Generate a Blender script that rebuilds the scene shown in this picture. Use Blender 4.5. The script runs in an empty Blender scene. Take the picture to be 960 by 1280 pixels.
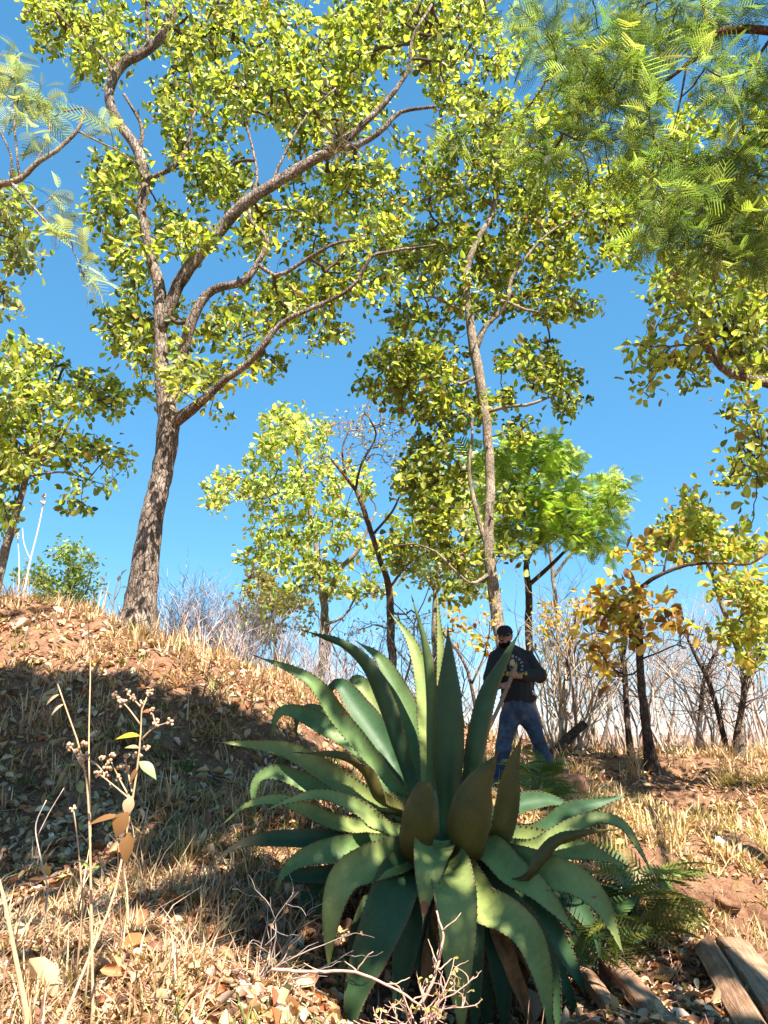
import bpy, math
import numpy as np
from mathutils import Vector, Matrix

R = math.radians
rng = np.random.default_rng(11)
scene = bpy.context.scene
COL = scene.collection

# ------------------------------------------------------------------ camera, sky, sun, exposure
PITCH = R(16.0)
FPX = 949.0                      # focal length in photo pixels (photo is 960 x 1280)
CAM = np.array([0.0, 0.0, 1.6])
cam = bpy.data.cameras.new('camera')
cam.sensor_fit = 'VERTICAL'
cam.angle = 2 * math.atan(640 / FPX)
cam.clip_start = 0.05
cam.clip_end = 6000
camo = bpy.data.objects.new('camera', cam)
COL.objects.link(camo)
camo.location = CAM
camo.rotation_euler = (math.pi / 2 + PITCH, 0, 0)
scene.camera = camo

SUN_ELEV, SUN_AZ = R(56), R(153)          # azimuth clockwise from +Y (ahead); 180 = behind the camera
world = bpy.data.worlds.new('World')
scene.world = world
world.use_nodes = True
wn = world.node_tree
sky = wn.nodes.new('ShaderNodeTexSky')
sky.sky_type = 'NISHITA'
sky.sun_disc = False
sky.sun_elevation = SUN_ELEV
sky.sun_rotation = SUN_AZ
sky.altitude = 2000
sky.air_density = 0.8
sky.dust_density = 0.0
sky.ozone_density = 6.0
bg = wn.nodes['Background']
bg.inputs[1].default_value = 0.15
sg, sh = wn.nodes.new('ShaderNodeGamma'), wn.nodes.new('ShaderNodeHueSaturation')   # film rendering of the sky
sg.inputs[1].default_value = .5
sh.inputs['Hue'].default_value, sh.inputs['Saturation'].default_value, sh.inputs['Value'].default_value = .49, 1.62, 1.04
wn.links.new(sky.outputs[0], sg.inputs[0]); wn.links.new(sg.outputs[0], sh.inputs['Color'])
wn.links.new(sh.outputs[0], bg.inputs[0])
sun = bpy.data.lights.new('sun', 'SUN')
sun.energy = 5.0
sun.angle = R(0.5)
sun.color = (1.0, 0.93, 0.82)
suno = bpy.data.objects.new('sun', sun)
COL.objects.link(suno)
sdir = Vector((math.sin(SUN_AZ) * math.cos(SUN_ELEV), math.cos(SUN_AZ) * math.cos(SUN_ELEV), math.sin(SUN_ELEV)))
suno.rotation_euler = sdir.to_track_quat('Z', 'Y').to_euler()
suno.location = (0, 0, 30)
scene.view_settings.view_transform = 'Standard'
scene.view_settings.look = 'None'
scene.view_settings.gamma = 1
scene.view_settings.exposure = 1.85
scene.cycles.max_bounces = 6
scene.cycles.transparent_max_bounces = 4
scene.cycles.use_denoising = True

# ------------------------------------------------------------------ helpers
_c, _s = math.cos(PITCH), math.sin(PITCH)
def P(px, py, D):
    """point seen at photo pixel (px,py), D metres ahead of the camera"""
    cx, cy = (px - 480) / FPX, (640 - py) / FPX
    d = np.array([cx, _c - cy * _s, _s + cy * _c])
    return CAM + d * (D / d[1])
def PX(D, py=640):
    """metres per photo pixel at distance D"""
    cy = (640 - py) / FPX
    return D / (_c - cy * _s) / FPX

OFF = {}
def off(o):
    return OFF.get(o.name, np.zeros(3)) if o is not None else np.zeros(3)

def tag(o, label=None, cat=None, group=None, kind=None):
    if label: o['label'] = label
    if cat: o['category'] = cat
    if group: o['group'] = group
    if kind: o['kind'] = kind
    return o

def empty(name, loc, label=None, cat=None, group=None):
    o = bpy.data.objects.new(name, None)
    o.empty_display_size = 0.2
    COL.objects.link(o)
    o.location = loc
    OFF[o.name] = np.array(loc, float)
    return tag(o, label, cat, group)

def mk(name, V, F, mat, parent=None, col=None, smooth=True, loc=None):
    """one mesh object from world-space vertices V and a list of face index arrays F"""
    V = np.asarray(V, float).reshape(-1, 3)
    base = off(parent) + (np.zeros(3) if loc is None else (np.asarray(loc, float) - off(parent)))
    me = bpy.data.meshes.new(name)
    Fs = [np.asarray(f, np.int64).reshape(-1, np.shape(f)[-1]) for f in F if len(f)]
    me.vertices.add(len(V))
    me.vertices.foreach_set('co', (V - base).astype(np.float32).ravel())
    tot = np.concatenate([np.full(len(f), f.shape[1]) for f in Fs])
    idx = np.concatenate([f.ravel() for f in Fs])
    me.loops.add(len(idx))
    me.loops.foreach_set('vertex_index', idx.astype(np.int32))
    me.polygons.add(len(tot))
    st = np.concatenate([[0], np.cumsum(tot)[:-1]])
    me.polygons.foreach_set('loop_start', st.astype(np.int32))
    me.polygons.foreach_set('loop_total', tot.astype(np.int32))
    me.polygons.foreach_set('use_smooth', np.full(len(tot), smooth))
    if col is not None:
        a = me.attributes.new('Col', 'FLOAT_COLOR', 'POINT')
        c = np.ones((len(V), 4), np.float32)
        c[:, :3] = col
        a.data.foreach_set('color', c.ravel())
    me.update(calc_edges=True)
    me.validate()
    me.materials.append(mat)
    o = bpy.data.objects.new(name, me)
    COL.objects.link(o)
    if parent is not None:
        o.parent = parent
        o.location = base - off(parent)
    elif loc is not None:
        o.location = base
    OFF[o.name] = base
    return o

def dup(src, loc, rz=0.0, sc=1.0, label=None, group=None):
    o = src.copy()
    COL.objects.link(o)
    o.location = loc
    o.rotation_euler = (0, 0, rz)
    o.scale = (sc, sc, sc)
    if label: o['label'] = label
    if group: o['group'] = group
    for ch in src.children:
        c = ch.copy()
        COL.objects.link(c)
        c.parent = o
    return o

class MB:
    """collects vertices, faces and colours of one mesh"""
    def __init__(s): s.V, s.T, s.Q, s.C, s.n = [], [], [], [], 0
    def add(s, V, Q=None, T=None, col=(1, 1, 1)):
        V = np.asarray(V, float).reshape(-1, 3)
        if Q is not None and len(Q): s.Q.append(np.asarray(Q).reshape(-1, 4) + s.n)
        if T is not None and len(T): s.T.append(np.asarray(T).reshape(-1, 3) + s.n)
        s.V.append(V)
        c = np.broadcast_to(np.asarray(col, float), V.shape) if np.ndim(col) == 1 else np.asarray(col).reshape(-1, 3)
        s.C.append(c); s.n += len(V)
    def build(s, name, mat, parent=None, smooth=True, loc=None):
        F = []
        if s.Q: F.append(np.concatenate(s.Q))
        if s.T: F.append(np.concatenate(s.T))
        if getattr(s, 'P', None): F.append(np.concatenate(s.P))
        return mk(name, np.concatenate(s.V), F, mat, parent, np.concatenate(s.C), smooth, loc)

def nrm(v): return v / np.maximum(np.linalg.norm(v, axis=-1, keepdims=True), 1e-9)

def catmull(pts, n):
    """smooth resample of rows (any columns) to n rows"""
    p = np.asarray(pts, float)
    if len(p) < 3:
        t = np.linspace(0, 1, n)[:, None]
        return p[0] * (1 - t) + p[-1] * t
    q = np.vstack([2 * p[0] - p[1], p, 2 * p[-1] - p[-2]])
    seg = np.linalg.norm(np.diff(p[:, :3], axis=0), axis=1)
    cum = np.concatenate([[0], np.cumsum(seg)]); cum /= cum[-1]
    out = []
    for u in np.linspace(0, 1, n):
        i = min(np.searchsorted(cum, u, 'right') - 1, len(p) - 2)
        t = (u - cum[i]) / max(cum[i + 1] - cum[i], 1e-9)
        a, b, c, d = q[i], q[i + 1], q[i + 2], q[i + 3]
        out.append(.5 * ((2 * b) + (c - a) * t + (2 * a - 5 * b + 4 * c - d) * t * t + (3 * b - a - 3 * c + d) * t ** 3))
    return np.array(out)

def frames(pts):
    t = nrm(np.gradient(pts, axis=0))
    a = np.zeros_like(t)
    ref = np.array([1., 0, 0]) if abs(t[0][0]) < .8 else np.array([0, 1., 0])
    for i in range(len(t)):
        v = ref - t[i] * (ref @ t[i])
        a[i] = v / np.linalg.norm(v); ref = a[i]
    return t, a, np.cross(t, a)

def tube(mb, pts, rad, sides=8, col=(1, 1, 1), lump=0.0, cap=True):
    pts = np.asarray(pts, float); rad = np.asarray(rad, float)
    t, a, b = frames(pts)
    th = np.linspace(0, 2 * np.pi, sides, endpoint=False)
    rr = np.repeat(rad[:, None], sides, 1)
    if lump:
        k = len(pts)
        u = np.arange(k)[:, None]
        ph = rng.random(5) * 6.28
        rr = rr * (1 + lump * (np.sin(2 * th + ph[0] + u * .21) * .5 + np.sin(3 * th + ph[1] - u * .33) * .4
                               + .5 * np.sin(u * .55 + ph[2] + th) + .35 * rng.standard_normal((k, sides))))
    V = pts[:, None] + rr[..., None] * (np.cos(th)[None, :, None] * a[:, None] + np.sin(th)[None, :, None] * b[:, None])
    n = len(pts)
    i = np.arange(n - 1)[:, None] * sides; j = np.arange(sides)[None]; k = (j + 1) % sides
    Q = np.stack([i + j, i + k, i + sides + k, i + sides + j], -1).reshape(-1, 4)
    V = V.reshape(-1, 3); T = None
    if cap:
        V = np.vstack([V, pts[0], pts[-1]])
        jj = np.arange(sides); kk = (jj + 1) % sides
        T = np.vstack([np.stack([np.full(sides, n * sides), kk, jj], -1),
                       np.stack([np.full(sides, n * sides + 1), (n - 1) * sides + jj, (n - 1) * sides + kk], -1)])
    mb.add(V, Q, T, col)

def many_tubes(mb, PTS, RAD, sides=4, col=(1, 1, 1)):
    """PTS (N,k,3), RAD (N,k)"""
    N, k, _ = PTS.shape
    t = nrm(np.gradient(PTS, axis=1))
    ref = np.where(np.abs(t[:, :1, 2:3]) > .9, np.array([1., 0, 0]), np.array([0, 0, 1.]))
    a = nrm(np.cross(t, np.broadcast_to(ref, t.shape))); b = np.cross(t, a)
    th = np.linspace(0, 2 * np.pi, sides, endpoint=False)
    V = PTS[:, :, None] + RAD[:, :, None, None] * (np.cos(th)[:, None] * a[:, :, None] + np.sin(th)[:, None] * b[:, :, None])
    base = (np.arange(N) * k * sides)[:, None, None]
    i = (np.arange(k - 1) * sides)[None, :, None]; j = np.arange(sides)[None, None]; kk = (j + 1) % sides
    Q = np.stack([base + i + j, base + i + kk, base + i + sides + kk, base + i + sides + j], -1)
    mb.add(V, Q, None, col)

# value noise
_L = rng.random((64, 64))
def vnoise(x, y):
    xi, yi = np.floor(x).astype(int), np.floor(y).astype(int)
    fx, fy = x - xi, y - yi
    fx, fy = fx * fx * (3 - 2 * fx), fy * fy * (3 - 2 * fy)
    g = lambda a, b: _L[a % 64, b % 64]
    return (g(xi, yi) * (1 - fx) + g(xi + 1, yi) * fx) * (1 - fy) + (g(xi, yi + 1) * (1 - fx) + g(xi + 1, yi + 1) * fx) * fy - .5
def fbm(x, y, o=4):
    r = 0
    for k in range(o): r = r + vnoise(x * 2 ** k + 17 * k, y * 2 ** k - 9 * k) / 2 ** k
    return r

# ------------------------------------------------------------------ materials
def new_mat(name):
    m = bpy.data.materials.new(name); m.use_nodes = True
    return m, m.node_tree, m.node_tree.nodes['Principled BSDF']
def N(nt, kind, **kw):
    n = nt.nodes.new('ShaderNode' + kind)
    for k, v in kw.items(): setattr(n, k, v)
    return n
def ramp(nt, fac, stops):
    r = N(nt, 'ValToRGB')
    el = r.color_ramp.elements
    while len(el) < len(stops): el.new(.5)
    for e, (p, c) in zip(el, stops):
        e.position = p; e.color = (*c, 1)
    nt.links.new(fac, r.inputs[0])
    return r.outputs[0]
def noise(nt, scale, detail=4, rough=.6, vec=None, dist=0):
    n = N(nt, 'TexNoise'); n.inputs['Scale'].default_value = scale
    n.inputs['Detail'].default_value = detail; n.inputs['Roughness'].default_value = rough
    n.inputs['Distortion'].default_value = dist
    if vec is not None: nt.links.new(vec, n.inputs['Vector'])
    return n.outputs['Fac']
def mixc(nt, a, b, fac, mode='MIX'):
    m = N(nt, 'Mix', data_type='RGBA', blend_type=mode)
    for s, v in ((m.inputs[0], fac), (m.inputs[6], a), (m.inputs[7], b)):
        if isinstance(v, (int, float)): s.default_value = v
        elif isinstance(v, tuple): s.default_value = (*v, 1)
        else: nt.links.new(v, s)
    return m.outputs[2]
def bump(nt, bs, h, strength, dist=.02):
    b = N(nt, 'Bump'); b.inputs['Strength'].default_value = strength; b.inputs['Distance'].default_value = dist
    nt.links.new(h, b.inputs['Height']); nt.links.new(b.outputs[0], bs.inputs['Normal'])

def leaf_mat(name, trans=.45, gloss=.35, boost=1.5):
    """leaf blade: own colour from the mesh attribute, thin and translucent"""
    m, nt, bs = new_mat(name)
    at = N(nt, 'Attribute', attribute_name='Col')
    geo = N(nt, 'NewGeometry')
    c = mixc(nt, at.outputs['Color'], (1, 1, 1), 0.0)
    nt.links.new(c, bs.inputs['Base Color'])
    bs.inputs['Roughness'].default_value = .45
    bs.inputs['Specular IOR Level'].default_value = gloss
    tr = N(nt, 'BsdfTranslucent')
    tc = mixc(nt, at.outputs['Color'], (boost, boost * 1.02, boost * .55), 1.0, 'MULTIPLY')
    nt.links.new(tc, tr.inputs['Color'])
    mx = N(nt, 'MixShader'); mx.inputs[0].default_value = trans
    nt.links.new(bs.outputs[0], mx.inputs[1]); nt.links.new(tr.outputs[0], mx.inputs[2])
    nt.links.new(mx.outputs[0], nt.nodes['Material Output'].inputs[0])
    return m
def attr_mat(name, rough=.8, spec=.2, nscale=0, namp=.4, bscale=0, bstr=.3):
    m, nt, bs = new_mat(name)
    at = N(nt, 'Attribute', attribute_name='Col'); c = at.outputs['Color']
    tc = N(nt, 'TexCoord')
    if nscale:
        n = noise(nt, nscale, 5, .65, tc.outputs['Object'])
        g = ramp(nt, n, [(.3, (1 - namp,) * 3), (.7, (1 + namp * .4,) * 3)])
        c = mixc(nt, c, g, 1.0, 'MULTIPLY')
    nt.links.new(c, bs.inputs['Base Color'])
    bs.inputs['Roughness'].default_value = rough; bs.inputs['Specular IOR Level'].default_value = spec
    if bscale: bump(nt, bs, noise(nt, bscale, 5, .7, tc.outputs['Object']), bstr)
    return m
def bark_mat(name, dark, mid, light, sc=1.0, b=.9):
    m, nt, bs = new_mat(name)
    tc = N(nt, 'TexCoord')
    mp = N(nt, 'Mapping'); mp.inputs['Scale'].default_value = (1, 1, .35)
    nt.links.new(tc.outputs['Object'], mp.inputs[0])
    v = N(nt, 'TexVoronoi', feature='DISTANCE_TO_EDGE'); v.inputs['Scale'].default_value = 22 * sc
    wob = N(nt, 'TexNoise'); wob.inputs['Scale'].default_value = 14 * sc
    nt.links.new(mp.outputs[0], wob.inputs['Vector'])
    wv = mixc(nt, mp.outputs[0], wob.outputs['Color'], .06, 'ADD')
    nt.links.new(wv, v.inputs['Vector'])
    crack = ramp(nt, v.outputs['Distance'], [(.0, (0, 0, 0)), (.12, (1, 1, 1))])
    n1 = noise(nt, 3.2 * sc, 6, .7, tc.outputs['Object'])
    n2 = noise(nt, 34 * sc, 4, .7, mp.outputs[0])
    c = ramp(nt, n1, [(.3, dark), (.5, mid), (.72, light)])
    c = mixc(nt, c, mixc(nt, dark, c, .35), ramp(nt, v.outputs['Distance'], [(.0, (1, 1, 1)), (.1, (0, 0, 0))]))
    c = mixc(nt, c, ramp(nt, n2, [(.3, (.55, .55, .55)), (.7, (1.25, 1.25, 1.25))]), 1.0, 'MULTIPLY')
    nt.links.new(c, bs.inputs['Base Color'])
    bs.inputs['Roughness'].default_value = .9; bs.inputs['Specular IOR Level'].default_value = .15
    h = mixc(nt, crack, n2, .45)
    bump(nt, bs, h, b, .03)
    return m

M = {}
M['bark'] = bark_mat('oak_bark', (.06, .043, .034), (.23, .175, .135), (.46, .38, .31))
M['bark_pale'] = bark_mat('pale_bark', (.10, .075, .055), (.28, .22, .16), (.46, .39, .30), 1.3, .6)
M['bark_dark'] = bark_mat('dark_bark', (.035, .022, .017), (.09, .06, .045), (.2, .15, .11), 1.2)
M['bark_red'] = bark_mat('red_bark', (.06, .03, .02), (.17, .095, .06), (.30, .20, .13), 1.2)
M['twig'] = attr_mat('twig_bark', .9, .1, 30, .4)
M['leaf'] = leaf_mat('oak_leaf', .4, .45, 2.3)
M['feather'] = leaf_mat('feather_leaf', .42, .2, 2.0)
M['litter'] = leaf_mat('dead_leaf', .15, .15, 1.1)
M['grass'] = leaf_mat('dry_grass', .25, .15, 1.1)

# soil
m, nt, bs = new_mat('hillside_soil'); M['soil'] = m
tc = N(nt, 'TexCoord'); ob = tc.outputs['Object']
n1 = noise(nt, .9, 6, .65, ob); n2 = noise(nt, 9, 8, .75, ob); n3 = noise(nt, 60, 5, .7, ob)
c = ramp(nt, n1, [(.32, (.16, .07, .04)), (.5, (.26, .135, .08)), (.68, (.36, .22, .135))])
c2 = ramp(nt, n2, [(.3, (.10, .05, .03)), (.5, (.26, .14, .085)), (.7, (.46, .31, .2))])
c = mixc(nt, c, c2, .6)
c = mixc(nt, c, ramp(nt, n3, [(.3, (.5, .5, .5)), (.7, (1.35, 1.3, 1.25))]), 1.0, 'MULTIPLY')
nt.links.new(c, bs.inputs['Base Color'])
bs.inputs['Roughness'].default_value = .95; bs.inputs['Specular IOR Level'].default_value = .1
bump(nt, bs, mixc(nt, n2, n3, .5), 1.0, .05)

# agave skin
m, nt, bs = new_mat('agave_skin'); M['agave'] = m
tc = N(nt, 'TexCoord'); ob = tc.outputs['Object']
at = N(nt, 'Attribute', attribute_name='Col')
n1 = noise(nt, 3.5, 5, .6, ob); n2 = noise(nt, 40, 4, .7, ob)
c = mixc(nt, at.outputs['Color'], ramp(nt, n1, [(.3, (.62, .70, .62)), (.5, (1, 1, 1)), (.7, (1.3, 1.22, 1.15))]), 1.0, 'MULTIPLY')
c = mixc(nt, c, ramp(nt, n2, [(.3, (.86, .86, .86)), (.7, (1.1, 1.1, 1.1))]), 1.0, 'MULTIPLY')
sp = noise(nt, 9, 2, .5, ob)
spot = ramp(nt, sp, [(.735, (0, 0, 0)), (.755, (1, 1, 1))])
c = mixc(nt, c, (.16, .075, .035), spot)
nt.links.new(c, bs.inputs['Base Color'])
bs.inputs['Roughness'].default_value = .5; bs.inputs['Specular IOR Level'].default_value = .22
bump(nt, bs, n2, .12, .01)
M['spine'] = attr_mat('agave_spine', .5, .4)

# ------------------------------------------------------------------ terrain
CTRL = [(-150, 745, 9.5), (0, 752, 9.2), (90, 765, 9.1), (170, 790, 9.0), (250, 812, 9.4), (330, 842, 9.8), (420, 885, 10),
        (0, 850, 7.2), (120, 850, 7.2), (250, 868, 7.2), (350, 895, 7.4),
        (0, 950, 6.4), (150, 950, 6.4), (280, 955, 6.5), (0, 1050, 5.5), (150, 1050, 5.5), (280, 1055, 5.5),
        (0, 1150, 4.4), (150, 1150, 4.4), (300, 1150, 4.7), (0, 1280, 3.2), (150, 1280, 3.2), (300, 1280, 3.4), (420, 1275, 3.9),
        (480, 960, 8.0), (540, 1062, 5.7), (600, 1010, 6.8), (650, 972, 8.8), (690, 969, 8.8), (620, 972, 8.8),
        (560, 1290, 4.6), (480, 1275, 4.3), (650, 1285, 4.7), (470, 1130, 5.2), (620, 1130, 5.3),
        (720, 938, 12), (830, 944, 13), (960, 938, 13), (1060, 930, 13), (720, 985, 8.6), (815, 962, 10.2), (820, 1005, 9), (960, 990, 9.5),
        (750, 1075, 6.6), (850, 1060, 7.5), (960, 1065, 7.7), (850, 1112, 6.75), (960, 1108, 6.85), (780, 1150, 5.9),
        (850, 1168, 6.45), (960, 1165, 6.5), (760, 1220, 5.2), (900, 1205, 5.2), (960, 1290, 4.0), (800, 1295, 4.2)]
CP = [P(*c) for c in CTRL] + [np.array(c, float) for c in [
    (-6, 12, 3.2), (-3, 13, 2.5), (0, 14, 1.7), (-10, 9.5, 3.7), (6, 16, 1.25), (0, 18, 1.0), (-8, 18, 2.3), (9, 18, 1.0), (-6, 26, -.5),
    (6, 26, -.3), (0, 0, 0), (-4, 0, .3), (4, 0, 0), (8, 6, .8), (9, 12, 1.6), (-8, 4, 1.3), (0, -4, -.3), (-9, -4, .5), (9, -4, 0),
    (-14, 14, 3), (14, 14, 1.5), (0, 32, -1.5), (14, 32, -1.5), (-14, 32, -1.5)]]
CP = np.array(CP)
def _k(d): return np.sqrt(d * d + .12)
_A = _k(np.linalg.norm(CP[:, None, :2] - CP[None, :, :2], axis=-1))
_n = len(CP)
_S = np.zeros((_n + 3, _n + 3)); _S[:_n, :_n] = _A - 0.02 * np.eye(_n)
_S[:_n, _n:] = np.c_[np.ones(_n), CP[:, :2]]; _S[_n:, :_n] = _S[:_n, _n:].T
_W = np.linalg.solve(_S, np.r_[CP[:, 2], 0, 0, 0])
def ground_z(x, y):
    x, y = np.asarray(x, float), np.asarray(y, float)
    xs, ys = np.clip(x, -15, 15), np.clip(y, -6, 33)
    z = _W[_n] + _W[_n + 1] * xs + _W[_n + 2] * ys
    for i in range(_n): z = z + _W[i] * _k(np.hypot(xs - CP[i, 0], ys - CP[i, 1]))
    far = np.maximum(np.hypot(x - xs, y - ys), 0)
    z = z - 7 * (1 - np.exp(-far / 40))
    near = np.exp(-np.maximum(np.hypot(x, y) - 14, 0) / 8)
    z = z + near * (.20 * fbm(x * .9, y * .9, 2) + .10 * fbm(x * 3.1, y * 3.1, 3))
    z = z + (1 - near) * .8 * fbm(x * .05, y * .05, 3)
    return z
def gp(x, y): return np.array([x, y, float(ground_z(x, y))])

def axis(a, b, step, far):
    core = np.arange(a, b, step)
    g = [step]
    while sum(g) < far: g.append(g[-1] * 1.35)
    g = np.cumsum(g)
    return np.r_[(a - g)[::-1], core, b + g]
gx, gy = axis(-7, 7, .055, 900), axis(2.2, 14, .055, 1500)
gy = gy[gy > -60]
GX, GY = np.meshgrid(gx, gy)
GZ = ground_z(GX, GY) + np.exp(-np.maximum(np.hypot(GX, GY) - 12, 0) / 4) * (.035 * fbm(GX * 6.3, GY * 6.3, 2) + .03 * fbm(GX * 14 + 5, GY * 14, 2))
# earth ledge on the right: its lip leans out over the hollow below
lip = np.exp(-((GY - 6.72) / .22) ** 2) * np.clip((GX - 1.6) / .5, 0, 1) * np.clip((4.6 - GX) / .5, 0, 1)
GY2 = GY - .16 * lip * np.clip((GZ - .18) / .2, 0, 1) * (1 + 1.3 * fbm(GX * 3.5, GY * 3, 3)) + .07 * lip * fbm(GX * 11, GZ * 11, 2)
GZ2 = GZ + .035 * lip - .16 * np.exp(-((GY - 6.35) / .16) ** 2) * np.clip((GX - 1.6) / .5, 0, 1)
nx, ny = len(gx), len(gy)
ii = (np.arange(ny - 1)[:, None] * nx + np.arange(nx - 1)[None])
Qg = np.stack([ii, ii + 1, ii + nx + 1, ii + nx], -1).reshape(-1, 4)
tag(mk('ground', np.stack([GX, GY2, GZ2], -1), [Qg], M['soil']), 'dry reddish hillside soil', None, None, 'structure')

# ------------------------------------------------------------------ leaf makers
def leaf_cloud(mb, pos, dirv, length, width, cols, up=.6, fold=.25, curl=.15):
    """folded broad leaves: two quads each"""
    n = len(pos)
    d = nrm(dirv)
    nn = nrm(rng.standard_normal((n, 3)) * .75 + np.array([0, 0, up]))
    s = nrm(np.cross(d, nn)); nn = np.cross(s, d)
    L = np.asarray(length)[:, None]; W = np.asarray(width)[:, None]
    f = fold * W
    tip = pos + d * L - nn * L * curl
    pt = lambda a, b, sg, f_: pos + d * L * a + s * (sg * b) * W + nn * f * f_ - nn * L * curl * a * a
    v = np.stack([pos, pt(.24, .30, -1, .6), pt(.58, .5, -1, 1), pt(.86, .36, -1, .8), tip, pt(.86, .36, 1, .8), pt(.58, .5, 1, 1), pt(.24, .30, 1, .6)], 1)
    b = np.arange(n)[:, None] * 8
    c8 = np.repeat(cols, 8, 0)
    mb.V.append(v.reshape(-1, 3)); mb.C.append(c8)
    mb.P = getattr(mb, 'P', []) + [np.concatenate([b + np.array([0, 4, 3, 2, 1]), b + np.array([0, 7, 6, 5, 4])]) + mb.n]
    mb.n += n * 8

def feather_template(pairs=16, plen=.22, pw=.028, droop=.35, fwd=.5):
    V, Q = [], []
    for i in range(pairs):
        u = (i + .8) / pairs
        x, z = u, -droop * u * u
        pl = plen * (math.sin(math.pi * (0.12 + .82 * u)) ** .7)
        for sgn in (-1, 1):
            b = len(V)
            dx, dy, dz = pl * fwd, sgn * pl * math.sqrt(1 - fwd * fwd), -pl * .25
            hw = pw / 2
            V += [(x - hw, 0, z), (x + hw, 0, z), (x + dx + hw * .6, dy, z + dz), (x + dx - hw * .6, dy, z + dz)]
            Q.append((b, b + 1, b + 2, b + 3))
    b = len(V); k = 5
    for i in range(k):
        u = i / (k - 1); V += [(u, -.006, -droop * u * u), (u, .006, -droop * u * u)]
    for i in range(k - 1): Q.append((b + 2 * i, b + 2 * i + 1, b + 2 * i + 3, b + 2 * i + 2))
    return np.array(V), np.array(Q)
FT = feather_template()
def feather_cloud(mb, pos, dirv, length, cols, tpl=None):
    tv, tq = tpl or FT
    n = len(pos)
    d = nrm(dirv)
    up = nrm(rng.standard_normal((n, 3)) * .45 + np.array([0, 0, 1.]))
    s = nrm(np.cross(up, d)); u = np.cross(d, s)
    L = np.asarray(length)[:, None, None]
    V = pos[:, None] + L * (tv[None, :, :1] * d[:, None] + tv[None, :, 1:2] * s[:, None] + tv[None, :, 2:3] * u[:, None])
    Q = (np.arange(n) * len(tv))[:, None, None] + tq[None]
    mb.add(V, Q, None, np.repeat(cols, len(tv), 0))

def pick(pal, n, jitter=.18, tint=(1, 1, 1)):
    pal = np.array(pal, float); w = pal[:, 3] / pal[:, 3].sum()
    c = pal[rng.choice(len(pal), n, p=w)][:, :3] * tint
    return np.clip(c * (1 + jitter * rng.standard_normal((n, 1))) * (1 + .06 * rng.standard_normal((n, 3))), .004, .9)

OAK = [(.28, .285, .04, 5), (.38, .37, .06, 4), (.17, .19, .035, 3), (.08, .10, .028, 2.5), (.42, .30, .07, .7), (.52, .50, .18, 1)]
OAKD = [(.20, .21, .035, 4), (.29, .295, .045, 4), (.09, .105, .025, 3), (.38, .34, .07, 2), (.2, .12, .035, .6)]
MIDG = [(.34, .36, .08, 4), (.46, .46, .14, 3), (.22, .25, .05, 3), (.50, .38, .11, 2)]
GOLD = [(.40, .26, .05, 4), (.30, .15, .04, 1.5), (.46, .34, .08, 3), (.26, .26, .05, 2.5), (.14, .07, .03, 1)]
ORNG = [(.32, .30, .05, 4), (.40, .30, .06, 2), (.22, .25, .045, 3), (.42, .25, .06, 1.3)]
MIMO = [(.27, .36, .05, 4), (.35, .40, .06, 3), (.20, .27, .045, 2)]
ACAC = [(.11, .15, .035, 4), (.21, .25, .05, 3), (.05, .075, .025, 3), (.32, .34, .10, 1.6)]
PALE = [(.26, .27, .11, 3), (.33, .33, .15, 2), (.15, .16, .07, 2)]

def blob_pts(blobs, D, dr, step, seed_jit=.35):
    """cluster centres inside foliage masses: blobs (px,py,rx,ry[,dens[,D]])"""
    out = []
    for b in blobs:
        px, py, rx, ry = b[:4]
        dens = b[4] if len(b) > 4 else 1
        d0 = b[5] if len(b) > 5 else D
        n = max(2, int(1.35 * dens * math.pi * rx * ry / (step * step)))
        r = rng.random(n) ** .42
        v = nrm(rng.standard_normal((n, 3))) * r[:, None]
        for q in v:
            out.append(P(px + q[0] * rx, py + q[1] * ry, d0 + q[2] * dr))
    return np.array(out)

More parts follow.
